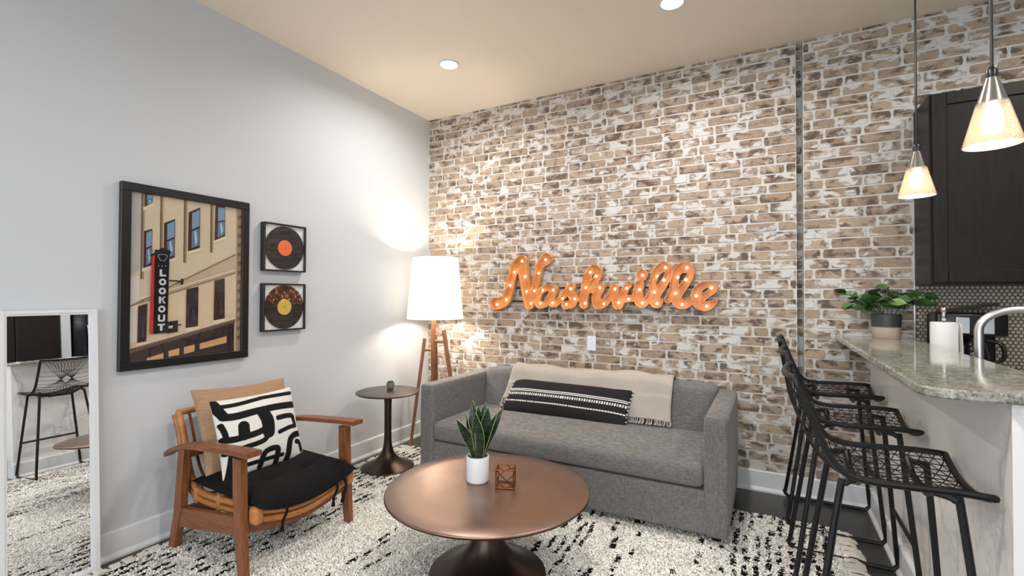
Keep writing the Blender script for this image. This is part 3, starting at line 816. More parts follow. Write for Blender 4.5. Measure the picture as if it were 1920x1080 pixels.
def big_picture():
    ya, yb, za, zb, fwid = -2.530, -1.850, .942, 1.918, .044
    t = framed('framed_photo', 'large black-framed photo of a stone building with a red and black LOOKOUT sign', ya, yb, za, zb, .032, fwid)
    u0, u1, v0, v1 = ya+fwid, yb-fwid, za+fwid, zb-fwid
    P = lambda u, v, l: (.014+l, u0+(u1-u0)*min(max(u, 0), 1), v0+(v1-v0)*min(max(v, 0), 1))
    C = lambda *a: lin(*a)
    st, st2, st3, dk, br = C(208,190,164), C(190,168,140), C(222,204,178), C(46,34,32), C(70,42,38)
    sk = C(120,150,176); Q = []
    q = lambda pl, c: Q.append((pl, c))
    q([(0,0),(1,0),(1,1),(0,1)], st)
    q([(0,.32),(.945,.68),(.945,.545),(0,.325)], st2); q([(0,.32),(.945,.545),(.945,.2),(0,.06)], C(212,190,160))
    q([(0,.5),(.09,.55),(.09,1),(0,1)], C(182,176,170)); q([(0,.1),(.07,.12),(.08,.5),(0,.5)], C(214,206,196))
    q([(.945,1),(1,1),(1,0),(.955,0)], C(168,142,112))
    for k in range(14): q([(.96,.95-k*.065),(1,.955-k*.065),(1,.93-k*.065),(.965,.92-k*.065)], C(120,100,80))
    for a, b, c in ((.085,.485,.012),(.235,.60,.012),(.437,.597,.013),(.684,.677,.013)):
        q([(a,b),(a+c,b),(a+c,1),(a,1)], C(110,86,66)); q([(a+c,b),(a+c*2.1,b),(a+c*2.1,1),(a+c,1)], C(160,134,104))
    q([(0,.318),(.945,.672),(.945,.682),(0,.326)], C(132,108,84)); q([(.04,.33),(.94,.54),(.94,.552),(.04,.34)], C(150,124,98))
    q([(0,.345),(.94,.565),(.94,.572),(0,.352)], C(228,212,190))
    def win(pl, sky=True):
        (a, b), (c, d), (e, f_), (g, h) = pl
        q([(g-.012,h-.022),(e+.014,f_-.022),(e+.014,f_-.002),(g-.012,h-.002)], st3)
        q(pl, br)
        ix = lambda s, r: (a+(c-a)*s+(g-a)*r*(1-s)+(e-c)*r*s, b+(d-b)*s+(h-b)*r*(1-s)+(f_-d)*r*s)
        q([ix(.28,.06),ix(.95,.05),ix(.95,.46),ix(.28,.47)], sk if sky else C(58,52,56))
        q([ix(.28,.52),ix(.95,.51),ix(.95,.94),ix(.28,.95)], C(96,122,146) if sky else C(46,40,42))
        q([ix(.5,.55),ix(.62,.52),ix(.8,.8),ix(.6,.93)], C(176,196,208) if sky else C(66,64,74))
    win([(.11,1.0),(.172,1.0),(.172,.953),(.11,.918)]); win([(.107,.773),(.172,.793),(.172,.574),(.107,.552)]); win([(.268,.836),(.359,.87),(.359,.628),(.268,.6)])
    win([(.479,.924),(.582,.967),(.582,.702),(.476,.672)]); win([(.73,1.0),(.823,1.0),(.829,.798),(.724,.759)])
    win([(.069,.325),(.141,.341),(.135,.115),(.066,.108)], False); win([(.467,.428),(.574,.447),(.574,.189),(.463,.181)], False); win([(.728,.489),(.829,.508),(.833,.234),(.724,.221)], False)
    # cornice and shopfront
    q([(0,0),(.92,.0),(.925,.205),(0,.062)], C(58,44,42)); q([(0,.05),(.945,.2),(.945,.225),(0,.075)], C(120,100,88)); q([(0,.075),(.945,.225),(.945,.236),(0,.084)], C(214,198,176))
    for k in range(40): q([(k*.0235,.053+k*.0235*.159),(k*.0235+.010,.0545+k*.0235*.159),(k*.0235+.010,.066+k*.0235*.159),(k*.0235,.0645+k*.0235*.159)], C(70,54,48))
    for pl in ([(.138,.0),(.273,.0),(.273,.035),(.138,.012)], [(.314,.008),(.406,.013),(.406,.056),(.314,.044)], [(.446,.015),(.542,.027),(.542,.071),(.446,.059)], [(.589,.036),(.853,.064),(.853,.11),(.589,.074)]): q(pl, C(206,160,112))
    q([(.85,.0),(.93,.0),(.93,.2),(.87,.19)], C(48,34,34))
    # fairy lights
    for k in range(22):
        a, b = .895+.05*((k*37) % 10)/10, .36+.19*((k*53) % 22)/22; r = .006
        q([(a-r,b),(a,b-r*.6),(a+r,b),(a,b+r*.6)], C(250,232,190))
    # hanging sign
    q([(.31,.478),(.42,.474),(.42,.482),(.31,.486)], dk); q([(.41,.458),(.432,.459),(.432,.496),(.41,.494)], dk)
    q([(.166,.632),(.192,.633),(.188,.156),(.156,.157)], C(196,52,46))
    q([(.189,.668),(.31,.662),(.30,.159),(.185,.156)], C(26,24,28)); q([(.15,.629),(.248,.683),(.325,.664),(.318,.644),(.25,.660),(.165,.625)], C(44,38,40))
    q([(.295,.225),(.389,.233),(.389,.16),(.295,.154)], C(44,36,34)); q([(.31,.2),(.345,.202),(.345,.185),(.31,.183)], C(190,180,168)); q([(.389,.2),(.42,.2),(.42,.207),(.389,.207)], dk)
    # bird emblem outline on the sign head
    ring = [(.253+.036*math.cos(a)*(1+.25*math.sin(3*a)), .622+.025*math.sin(a)*(1+.2*math.cos(2*a))) for a in np.linspace(0, 2*PI, 18)]
    for k in range(17):
        (a, b), (c, d) = ring[k], ring[k+1]; q([(a,b),(c,d),(c*.9+.0253,d*.9+.0622),(a*.9+.0253,b*.9+.0622)], C(206,204,206))
    for k in range(3): q([(.215+k*.03,.567),(.222+k*.03,.567),(.222+k*.03,.573),(.215+k*.03,.573)], C(206,204,206))
    # letters LOOKOUT, stacked
    lc = C(204,204,208)
    def L(kind, cx, cy):
        w_, h_, s = .030, .021, .013
        R = lambda a, b, c, d: q([(cx+a*w_, cy+b*h_), (cx+c*w_, cy+b*h_), (cx+c*w_, cy+d*h_), (cx+a*w_, cy+d*h_)], lc)
        if kind == 'L': R(-.9,-1,-.25,1); R(-.9,-1,.9,-.5)
        if kind == 'T': R(-.35,-1,.35,1); R(-1,.5,1,1)
        if kind == 'U': R(-1,-.6,-.4,1); R(.4,-.6,1,1); R(-.8,-1,.8,-.45)
        if kind == 'K':
            R(-.9,-1,-.3,1); q([(cx-.3*w_,cy+.15*h_),(cx+.45*w_,cy+h_),(cx+w_,cy+h_),(cx-.1*w_,cy-.15*h_)], lc); q([(cx-.15*w_,cy+.25*h_),(cx+.2*w_,cy+.15*h_),(cx+w_,cy-h_),(cx+.4*w_,cy-h_)], lc)
        if kind == 'O':
            a = np.linspace(0, 2*PI, 15)
            for k in range(14): q([(cx+w_*math.cos(a[k]),cy+h_*math.sin(a[k])),(cx+w_*math.cos(a[k+1]),cy+h_*math.sin(a[k+1])),(cx+w_*.45*math.cos(a[k+1]),cy+h_*.48*math.sin(a[k+1])),(cx+w_*.45*math.cos(a[k]),cy+h_*.48*math.sin(a[k]))], lc)
    for k, ch in enumerate('LOOKOUT'): L(ch, .256-.0017*k, .527-.0555*k)
    flatprint('print', t, Q, P, 0, .00006)
    part('glass', MB().box(.0285, .0295, u0, u1, v0, v1), M_PICGLASS, t, False)
big_picture()
def record(z0, z1, label, labcol, name='framed_record', bronze_streaks=False):
    ya, yb, fwid, dep = -1.757, -1.438, .010, .045
    t = framed(name, label, ya, yb, z0, z1, dep, fwid, 'record', .028); yc, zc = (ya+yb)/2, (z0+z1)/2; R = (yb-ya)/2-.012
    nt = NT('vinyl_bronze_streaks' if bronze_streaks else 'vinyl'); ob = nt.pos(); s = nt.new('ShaderNodeSeparateXYZ'); nt.put(s.inputs[0], ob)
    dy = nt.math('SUBTRACT', s.outputs[1], yc); dz = nt.math('SUBTRACT', s.outputs[2], zc)
    rad = nt.math('SQRT', nt.math('ADD', nt.math('MULTIPLY', dy, dy), nt.math('MULTIPLY', dz, dz)))
    cb = nt.new('ShaderNodeCombineXYZ'); nt.put(cb.inputs[0], rad); gr = nt.wave(cb.outputs[0], 240, 0)
    nt.bump(gr, .12, .001); base = lin(20,20,21)
    if bronze_streaks:
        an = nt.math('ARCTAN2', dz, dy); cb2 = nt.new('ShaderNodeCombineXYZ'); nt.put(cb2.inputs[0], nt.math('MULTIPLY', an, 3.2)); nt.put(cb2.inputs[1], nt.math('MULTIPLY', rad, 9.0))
        n = nt.noise(cb2.outputs[0], 2.2, 4, .65); stv = nt.math('MULTIPLY', nt.rng(n, .46, .66), nt.rng(dz, -.002, .03))  # bronze radial streaks in the base colour, upper half only
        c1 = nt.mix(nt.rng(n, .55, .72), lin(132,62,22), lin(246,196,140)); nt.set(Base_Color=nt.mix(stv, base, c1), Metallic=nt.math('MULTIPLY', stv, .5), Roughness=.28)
    else: nt.set(Base_Color=base, Roughness=.25)
    A = np.linspace(0, 2*PI, 65)[:-1]
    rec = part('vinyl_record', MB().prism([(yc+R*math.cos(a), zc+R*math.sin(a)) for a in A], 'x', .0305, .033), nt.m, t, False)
    part('label', MB().prism([(yc+R*.36*math.cos(a), zc+R*.36*math.sin(a)) for a in A], 'x', .033, .0335), plain('label_'+('yellow' if bronze_streaks else 'orange'), labcol, .5), rec, False, label='yellow centre label' if bronze_streaks else 'orange centre label')
    part('spindle_hole', MB().prism([(yc+.004*math.cos(a), zc+.004*math.sin(a)) for a in A[::4]], 'x', .0335, .0337), M_BLACKPL, rec, False)
    part('glass', MB().box(.0405, .0415, ya+fwid, yb-fwid, z0+fwid, z1-fwid), M_PICGLASS, t, False)
record(1.494, 1.815, 'black vinyl record with an orange label in a black box frame', lin(238,104,52))
record(1.094, 1.412, 'bronze-streaked vinyl record with a yellow label in a black box frame', lin(206,178,72), bronze_streaks=True)

# ------------------------------------------------------------------ leaning mirror
def mirror():
    t = thing('leaning_mirror', 'tall narrow white-framed mirror leaning on the white wall', 'mirror', (.10, -2.79, 0))
    A = math.radians(3.35); ya, yb, Hh, fw_ = -2.968, -2.622, 1.262, .030; b = Vector((.082, 0, .003))
    P = lambda y, h, d: (b.x-h*math.sin(A)+d*math.cos(A), y, b.z+h*math.cos(A)+d*math.sin(A))
    def bx(y0, y1, h0, h1, d0, d1):
        return MB().add([P(y, h, d) for y in (y0, y1) for h in (h0, h1) for d in (d0, d1)], [(0,1,3,2),(4,6,7,5),(0,4,5,1),(2,3,7,6),(0,2,6,4),(1,5,7,3)])
    for (y0, y1, h0, h1) in ((ya, ya+fw_, 0, Hh), (yb-fw_, yb, 0, Hh), (ya+fw_, yb-fw_, 0, fw_), (ya+fw_, yb-fw_, Hh-fw_*.8, Hh)):
        fb = part('frame_bar', bx(y0, y1, h0, h1, 0, .018), M_TRIM, t, False)
        e = .009
        part('bead', bx(y0+e*(y0 > ya), y1-e*(y1 < yb), h0+e*(h0 > 0), h1-e*(h1 < Hh), .018, .022), M_TRIM, fb, False)
    part('mirror_glass', bx(ya+fw_, yb-fw_, fw_, Hh-fw_*.8, .004, .010), M_MIRROR, t, False)
    part('back_board', bx(ya+.004, yb-.004, .004, Hh-.004, -.003, .004), M_CABINET, t, False)
mirror()

# ------------------------------------------------------------------ marquee sign
STROKES = [
 [(0.798,1.261,0.055),(0.883,1.281,0.046),(0.931,1.368,0.041),(0.959,1.490,0.040),(0.999,1.586,0.048),(1.054,1.630,0.053)],
 [(1.054,1.630,0.053),(1.077,1.500,0.045),(1.104,1.368,0.046),(1.131,1.261,0.046)],
 [(1.141,1.256,0.035),(1.170,1.356,0.031),(1.206,1.516,0.033),(1.239,1.597,0.035),(1.290,1.643,0.049)],
 [(1.362,1.388,0.028),(1.297,1.400,0.027),(1.232,1.365,0.028),(1.208,1.286,0.028),(1.232,1.255,0.030),(1.298,1.278,0.026),(1.345,1.368,0.026)],
 [(1.362,1.385,0.028),(1.332,1.299,0.030),(1.360,1.266,0.030),(1.422,1.305,0.025)],
 [(1.416,1.301,0.026),(1.471,1.362,0.028),(1.511,1.404,0.034),(1.505,1.362,0.032),(1.534,1.309,0.036),(1.518,1.266,0.032),(1.462,1.256,0.034)],
 [(1.532,1.309,0.030),(1.598,1.317,0.023)],
 [(1.621,1.265,0.036),(1.629,1.379,0.036),(1.648,1.468,0.034),(1.680,1.535,0.034),(1.725,1.548,0.030),(1.738,1.492,0.028),(1.692,1.430,0.026),(1.656,1.385,0.026)],
 [(1.650,1.379,0.029),(1.737,1.403,0.038),(1.760,1.395,0.033),(1.726,1.335,0.035),(1.734,1.268,0.038),(1.791,1.278,0.031),(1.847,1.340,0.024)],
 [(1.844,1.346,0.024),(1.869,1.395,0.032),(1.880,1.335,0.031),(1.900,1.265,0.039),(1.938,1.335,0.028),(1.960,1.394,0.028),(1.992,1.423,0.022)],
 [(1.921,1.308,0.026),(2.002,1.314,0.028)],
 [(2.069,1.420,0.034),(2.052,1.346,0.038),(2.080,1.278,0.036),(2.134,1.307,0.025)],
 [(2.085,1.492,0.042),(2.085,1.491,0.042)], [(2.082,1.452,0.015),(2.077,1.431,0.015)],
 [(2.123,1.299,0.027),(2.165,1.362,0.032),(2.172,1.451,0.028),(2.198,1.520,0.032),(2.252,1.552,0.038),(2.283,1.515,0.024),(2.262,1.450,0.028),(2.206,1.367,0.032),(2.175,1.305,0.037),(2.197,1.274,0.031),(2.223,1.297,0.019)],
 [(2.276,1.306,0.026),(2.313,1.367,0.033),(2.325,1.459,0.028),(2.348,1.522,0.033),(2.402,1.546,0.041),(2.438,1.514,0.024),(2.414,1.448,0.026),(2.352,1.357,0.031),(2.335,1.306,0.035),(2.378,1.274,0.038),(2.431,1.299,0.028)],
 [(2.431,1.299,0.028),(2.488,1.318,0.032),(2.552,1.350,0.022),(2.588,1.390,0.028),(2.556,1.419,0.023),(2.500,1.399,0.028),(2.468,1.340,0.034),(2.485,1.287,0.036),(2.539,1.263,0.034),(2.599,1.296,0.016)]]
BULBS = [(1.054,1.632),(0.979,1.538),(0.938,1.423),(0.900,1.298),(0.805,1.254),(1.084,1.497),(1.099,1.368),(1.141,1.267),(1.277,1.637),(1.213,1.524),(1.174,1.374),(1.252,1.380),(1.347,1.380),(1.230,1.268),(1.341,1.273),(1.502,1.391),(1.432,1.311),(1.538,1.308),(1.465,1.262),(1.671,1.524),(1.722,1.490),(1.633,1.401),(1.749,1.399),(1.627,1.273),(1.783,1.272),(1.872,1.389),(1.965,1.394),(1.902,1.281),(1.979,1.309),(2.087,1.492),(2.063,1.383),(2.085,1.280),(2.256,1.546),(2.195,1.482),(2.246,1.452),(2.173,1.362),(2.195,1.277),(2.408,1.542),(2.345,1.471),(2.403,1.453),(2.325,1.355),(2.374,1.273),(2.471,1.337),(2.574,1.395),(2.542,1.263)]
def sign():
    t = thing('marquee_sign', 'orange metal marquee script sign reading Nashville with lit bulbs on the brick wall', 'sign', (1.68, 0, 1.2))
    g = .005; xs = np.arange(.72, 2.66, g); zs = np.arange(1.18, 1.72, g); X, Z = np.meshgrid(xs, zs); D = np.full(X.shape, 9.0)
    for st in STROKES:
        sp = smoothpath([(a, r, b) for a, b, r in st], 5)
        for k in range(len(sp)-1):
            a, b = sp[k], sp[k+1]; dx, dz = b.x-a.x, b.z-a.z; L = max(dx*dx+dz*dz, 1e-9)
            T = np.clip(((X-a.x)*dx+(Z-a.z)*dz)/L, 0, 1); D = np.minimum(D, np.hypot(X-a.x-T*dx, Z-a.z-T*dz)-(a.y+(b.y-a.y)*T)-.001)
    def filled(lo, D):
        # polygons of the region D < lo, and its boundary segments
        polys = []; segs = []; nz, nx = D.shape
        for j in range(nz-1):
            for i in range(nx-1):
                c = [(D[j,i]-lo, xs[i], zs[j]), (D[j,i+1]-lo, xs[i+1], zs[j]), (D[j+1,i+1]-lo, xs[i+1], zs[j+1]), (D[j+1,i]-lo, xs[i], zs[j+1])]
                if all(q[0] >= 0 for q in c): continue
                pl = []; cr = []
                for k in range(4):
                    a, b = c[k], c[(k+1) % 4]
                    if a[0] < 0: pl.append((a[1], a[2]))
                    if (a[0] < 0) != (b[0] < 0):
                        s = a[0]/(a[0]-b[0]); p = (a[1]+(b[1]-a[1])*s, a[2]+(b[2]-a[2])*s); pl.append(p); cr.append(p)
                polys.append(pl)
                if len(cr) == 2: segs.append(cr)
        return polys, segs
    def weld(mb):
        bm = bmesh.new(); vs = [bm.verts.new(p) for p in mb.v]
        for f in mb.f:
            try: bm.faces.new([vs[i] for i in f])
            except ValueError: pass
        bmesh.ops.remove_doubles(bm, verts=bm.verts, dist=1e-5); return MB().bm(bm)
    YB, YFACE, YRIM = -.018, -.030, -.068
    po, so = filled(0, D); pi_, si = filled(-.0045, D)
    mb = MB()
    for pl in po: n = len(pl); mb.add([(x, YFACE, z) for x, z in pl], [tuple(range(n))])
    part('letter_face', weld(mb), M_ORANGE, t, False)
    mb = MB()
    for a, b in so: mb.add([(a[0], YB, a[1]), (b[0], YB, b[1]), (b[0], YRIM, b[1]), (a[0], YRIM, a[1])], [(0,1,2,3)])
    for a, b in si: mb.add([(a[0], YFACE, a[1]), (b[0], YFACE, b[1]), (b[0], YRIM, b[1]), (a[0], YRIM, a[1])], [(0,1,2,3)])
    # front lip between the two contours: cells of the outer region outside the inner one
    nz, nx = D.shape
    Dl = np.maximum(D, -.0045-D); pl_, _ = filled(0, Dl)
    for pl in pl_: n = len(pl); mb.add([(x, YRIM, z) for x, z in pl], [tuple(range(n))])
    part('rim', weld(mb), M_RIM, t, False)
    for z, a, b in ((1.285, .86, 2.60), (1.40, .95, 2.56)): part('mounting_bar', MB().box(a, b, -.017, -.006, z-.006, z+.006), M_BLACKMETAL, t, False)
    first = None
    for (x, z) in BULBS:
        if first is None:
            first = part('bulb', MB().sphere((0, 0, 0), 0.0100, 10, 7), M_BULB, t); me0 = first.data; o = first
            me0.transform(Matrix.Translation(wloc(t)))
        else:
            o = bpy.data.objects.new('bulb', me0); COL.objects.link(o); o.parent = t
        o.location = Vector((x, -.047, z))-wloc(t)
        s = bpy.data.objects.new('bulb_socket', sock_me(t)); COL.objects.link(s); s.parent = o; s.location = (0, 0, 0)
_sock = []
def sock_me(t):
    if not _sock:
        mb = MB().tube([(0, .0165, 0), (0, .006, 0)], .0085, 8); me = mkmesh('bulb_socket', mb.v, mb.f, M_BRONZE, True); _sock.append(me)
    return _sock[0]
sign()

# outlet
def outlet():
    t = thing('wall_outlet', 'white blank cover plate on the brick wall below the sign', 'outlet', (1.666, 0, .889))
    part('plate', MB().rbox(1.630, 1.704, -.010, -.001, .889, 1.008, .003, 2), M_PLASTIC, t, False)
    part('screw', MB().tube([(1.667, -.0115, .949), (1.667, -.009, .949)], .005, 10), M_STEEL, t)
outlet()

# ------------------------------------------------------------------ bar top, kitchen
TOPZ = 1.085
def rounded(x0, x1, y0, y1, rs, n=6):
    # corners order: (x0,y0),(x1,y0),(x1,y1),(x0,y1)
    cs = [(x0, y0, PI), (x1, y0, 1.5*PI), (x1, y1, 0), (x0, y1, .5*PI)]; out = []
    for (cx, cy, a0), r in zip(cs, rs):
        if r == 0: out.append((cx, cy)); continue
        ox = cx+r if cx == x0 else cx-r; oy = cy+r if cy == y0 else cy-r
        for k in range(n+1): a = a0+PI/2*k/n; out.append((ox+r*math.cos(a), oy+r*math.sin(a)))
    return out
bt = MB(); pl = rounded(3.312, 3.695, -2.0, BACK2-.004, (.07, .04, 0, 0)); n = len(pl)
cx_, cy_ = 3.506, -.97
v = []
for k, (ins, z) in enumerate(((.004, BT+.001), (0, BT+.006), (0, TOPZ-.006), (.004, TOPZ))):
    for x, y in pl: v.append((x+(ins if x < cx_ else -ins), y+(ins if y < cy_ else 0), z))
f = [tuple(range(n-1, -1, -1)), tuple(3*n+i for i in range(n))]
for k in range(3):
    for i in range(n): f.append((k*n+i, k*n+(i+1) % n, (k+1)*n+(i+1) % n, (k+1)*n+i))
bar_top = solo('bar_counter', bt.add(v, f), M_GRANITE, 'polished speckled granite bar top over the marble half wall', 'countertop', smooth=False)
# rear run
lc = thing('base_cabinet', 'dark wood base cabinets along the tiled kitchen wall', 'cabinet', (4.6, -.3, 0))
part('body', MB().box(3.66, 4.9, -.60, -.008, .09, .875), M_CABINET, lc, False); part('toe_kick', MB().box(3.66, 4.9, -.54, -.02, 0, .09), M_BLACKPL, lc, False)
for i in range(2):
    d = part('door', MB().rbox(4.28+i*.32, 4.59+i*.32, -.62, -.601, .11, .86, .004, 1), M_CABINET, lc, False); part('handle', MB().tube([(4.32+i*.32, -.64, .70), (4.32+i*.32, -.64, .82)], .005, 8), M_STEEL, d)
lc2 = thing('sink_cabinet', 'dark wood sink cabinet behind the bar half wall', 'cabinet', (3.95, -1.25, 0))
part('body', MB().box(3.645, 4.23, YE, -.605, .09, .875), M_CABINET, lc2, False); part('toe_kick', MB().box(3.66, 4.17, YE+.02, -.605, 0, .09), M_BLACKPL, lc2, False)
for i in range(3):
    d = part('door', MB().rbox(4.231, 4.25, YE+.02+i*.43, YE+.44+i*.43, .11, .86, .004, 1), M_CABINET, lc2, False); part('handle', MB().tube([(4.268, YE+.06+i*.43, .70), (4.268, YE+.06+i*.43, .82)], .005, 8), M_STEEL, d)
solo('kitchen_counter', MB().prism([(3.645, BACK2-.004), (4.9, BACK2-.004), (4.9, -.64), (4.27, -.64), (4.27, YE), (3.645, YE)], 'z', .877, .908), M_GRANITE, 'lower granite kitchen counter behind the bar', 'countertop', smooth=False)

# backsplash of penny tiles
BS0, BS1 = .91, 1.404
bs = struct('wall_backsplash', MB().box(3.716, 4.9, BACK2-.008, BACK2-.0005, BS0, BS1), M_GROUT, 'beige penny-tile backsplash with brown grout')
mb = MB(); pz = .0195; px_ = .0225; row = 0; z = BS0+.012
while z < BS1-.010:
    x = 3.728+(px_/2 if row % 2 else 0)
    while x < 4.75:
        vv = [(x+.0092*math.cos(a), BACK2-.0085, z+.0092*math.sin(a)) for a in np.linspace(0, 2*PI, 9)[:-1]]; v2 = [(x+.0082*math.cos(a), BACK2-.0105, z+.0082*math.sin(a)) for a in np.linspace(0, 2*PI, 9)[:-1]]
        mb.add(vv+v2, [tuple(range(8, 16))]+[(i, (i+1) % 8, (i+1) % 8+8, i+8) for i in range(8)]); x += px_
    z += pz; row += 1
part('tile_field', mb, M_TILE, bs, False, kind='stuff')
part('edge_trim', MB().box(3.708, 3.7155, BACK2-.012, BACK2-.0005, .91, 1.404), M_STEEL, bs, False)

# upper cabinet
def upper():
    t = thing('upper_cabinet', 'dark espresso wall cabinet with shaker doors above the backsplash', 'cabinet', (4.5, -.16, 1.405))
    part('body', MB().box(3.717, 4.9, -.312, BACK2-.001, 1.405, 2.455), M_CABINET, t, False)
    for i in range(2):
        a = 3.728+i*.585; b = a+.565
        d = part('door', MB().box(a+.06, b-.06, -.324, -.313, 1.475, 2.385), M_CABINET, t, False)
        for (p, q, r, s) in ((a, a+.062, 1.412, 2.448), (b-.062, b, 1.412, 2.448), (a+.062, b-.062, 1.412, 1.478), (a+.062, b-.062, 2.382, 2.448)):
            part('rail', MB().rbox(p, q, -.333, -.313, r, s, .003, 1), M_CABINET, d, False)
upper()

# paper towel holder
def towel():
    c = (3.772, -.315, .908); t = thing('paper_towel_holder', 'white paper towel roll on a steel holder behind the bar top', 'paper towel', c)
    part('base', MB().lathe([(.075, .0), (.075, .008), (.07, .012), (.0001, .012)], c, 32), M_STEEL, t)
    rl = part('roll', MB().lathe_open([(.058, .014), (.0595, .12), (.0585, .285), (.056, .290), (.02, .290), (.02, .014)], c, 40), M_PAPER, t, angle=50)
    part('loose_sheet', MB().add([(c[0]+.0585, c[1]-.01, c[2]+.285), (c[0]+.061, c[1]-.05, c[2]+.283), (c[0]+.071, c[1]-.05, c[2]+.02), (c[0]+.063, c[1]-.01, c[2]+.02)], [(0,1,2,3)]), M_PAPER, rl, False)
    part('pole', MB().lathe([(.008, .01), (.008, .30), (.011, .305), (.011, .335), (.008, .338), (.012, .345), (.016, .356), (.014, .368), (.007, .374), (.0001, .375)], c, 20), M_CHROME, t)
towel()
# faucet
def faucet():
    c = Vector((3.802, -.70, .908)); t = thing('kitchen_faucet', 'brushed steel gooseneck faucet rising behind the bar top', 'faucet', c)
    r = .14; z1 = .30; pts = [c+Vector((0,0,.0)), c+Vector((0,0,z1*.5)), c+Vector((0,0,z1-.03))]
    for a in np.linspace(0, PI*1.05, 18): pts.append(c+Vector((r-r*math.cos(a), 0, z1-.03+r*math.sin(a)*.72)))
    part('spout', MB().tube(pts, .0175, 16), M_STEEL, t); part('base_ring', MB().lathe([(.03, 0), (.03, .008), (.022, .02), (.0185, .022)], c, 24), M_STEEL, t)
    part('handle', MB().tube([c+Vector((0,-.02,.07)), c+Vector((0,-.045,.075)), c+Vector((.0,-.06,.14))], .007, 8), M_STEEL, t)
faucet()
# coffee maker
def coffee_maker():
    t = thing('coffee_maker', 'black coffee maker with glass carafe on the lower counter by the backsplash', 'coffee maker', (3.91, -.1, .908)); z = .908
    part('body', MB().rbox(3.765, 4.06, -.06, -.012, z, z+.33, .012, 2), M_BLACKPL, t)
    part('base', MB().rbox(3.765, 4.06, -.235, -.05, z, z+.035, .01, 2), M_BLACKPL, t)
    part('brew_head', MB().rbox(3.765, 4.06, -.225, -.05, z+.215, z+.335, .012, 2), M_BLACKPL, t)
    for a in (3.845, 3.945): part('steel_band', MB().rbox(a, a+.06, -.2275, -.215, z+.225, z+.318, .004, 1), M_STEEL, t)
    part('lid', MB().add([(x, y, z+.337+k+(.045 if x > 3.9 else 0)) for k in (0, .012) for x, y in ((3.80,-.20),(4.03,-.20),(4.03,-.05),(3.80,-.05))], [(0,1,2,3),(4,5,6,7),(0,1,5,4),(1,2,6,5),(2,3,7,6),(3,0,4,7)]), M_BLACKPL, t, False)
    ca = part('carafe', MB().lathe([(.055, .036), (.070, .06), (.072, .10), (.060, .16), (.045, .19), (.05, .205)], (3.93, -.15, z), 28), M_GLASSDARK, t)
    part('handle', MB().tube(smoothpath([(3.985,-.18,z+.19),(4.035,-.20,z+.17),(4.045,-.205,z+.10),(4.0,-.19,z+.06)], 5), .010, 8), M_BLACKPL, ca)
coffee_maker()

# potted plant on bar
def bar_plant():
    c = Vector((3.555, -.12, TOPZ)); t = thing('potted_plant', 'leafy green plant in a two-tone dark and blush pot on the bar top', 'plant', c)
    part('pot', MB().lathe([(.064, 0), (.067, .004), (.072, .06), (.075, .142), (.074, .145), (.070, .142), (.068, .12), (.0001, .12)], c, 40), pot_mat(c.z), t)
    part('soil', MB().lathe([(.0675, .118), (.0001, .126)], c, 24), M_SOIL, t)
    mats = [M_LEAF, m_leaf('deep_green_leaf', lin(24,52,28), lin(52,92,50)), m_leaf('light_green_leaf', lin(84,124,62), lin(128,160,92))]
    R = random.Random(11)
    for k in range(15):
        a = k*2.399+.4; reach = R.uniform(.10, .28); hgt = R.uniform(.0, .12)+(.05 if reach < .15 else .0)
        d = Vector((math.cos(a), math.sin(a), 0))
        if d.y > 0.2: reach = min(reach, .085/d.y)
        b = c+d*.03+Vector((0,0,.12)); e = c+d*reach+Vector((0,0,.15+hgt)); mid = (b+e)/2+Vector((0,0,.05))
        st = part('stem', MB().tube(smoothpath([b, mid, e], 4), .0022, 5), M_LEAF, t)
        pts = smoothpath([b, mid, e], 4)
        for q in range(4):
            p = pts[3+q+ (1 if q > 3 else 0)] if 3+q < len(pts)-1 else pts[-1]
            dirn = (d*math.cos((q-2)*.9)+Vector((-d.y, d.x, 0))*math.sin((q-2)*1.1)*(1 if q % 2 else -1)*1.2+Vector((0,0,R.uniform(-.15,.75)))).normalized()
            L = R.uniform(.075, .112); sd = dirn.cross(Vector((0,0,1))).normalized(); sd = (Matrix.Rotation(R.uniform(-1.1, 1.1), 3, dirn) @ sd).normalized(); nn = sd.cross(dirn); v = []; f = []
            for i, (s, w_) in enumerate(((0,.04),(.25,.75),(.5,1),(.75,.8),(1,.05))):
                ctr = p+dirn*L*s-nn*(-.004)*math.sin(s*PI)-Vector((0,0,.012*s*s))
                for u in (-1, 0, 1):
                    vv = ctr+sd*u*w_*L*.30+nn*(.006*abs(u)); vv.y = min(vv.y, -.004); v.append(vv[:])
            for i in range(4):
                for u in range(2): o_ = i*3+u; f.append((o_, o_+1, o_+4, o_+3))
            lf = part('leaf', MB().add(v, f), mats[R.choice((0,0,1,1,2))], st, recalc=False)
def pot_mat(z0):
    nt = NT('two_tone_pot'); s = nt.new('ShaderNodeSeparateXYZ'); nt.put(s.inputs[0], nt.pos())
    return nt.set(Base_Color=nt.mix(nt.rng(s.outputs[2], z0+.062, z0+.074), lin(186,166,152), lin(58,60,58)), Roughness=.45)
bar_plant()

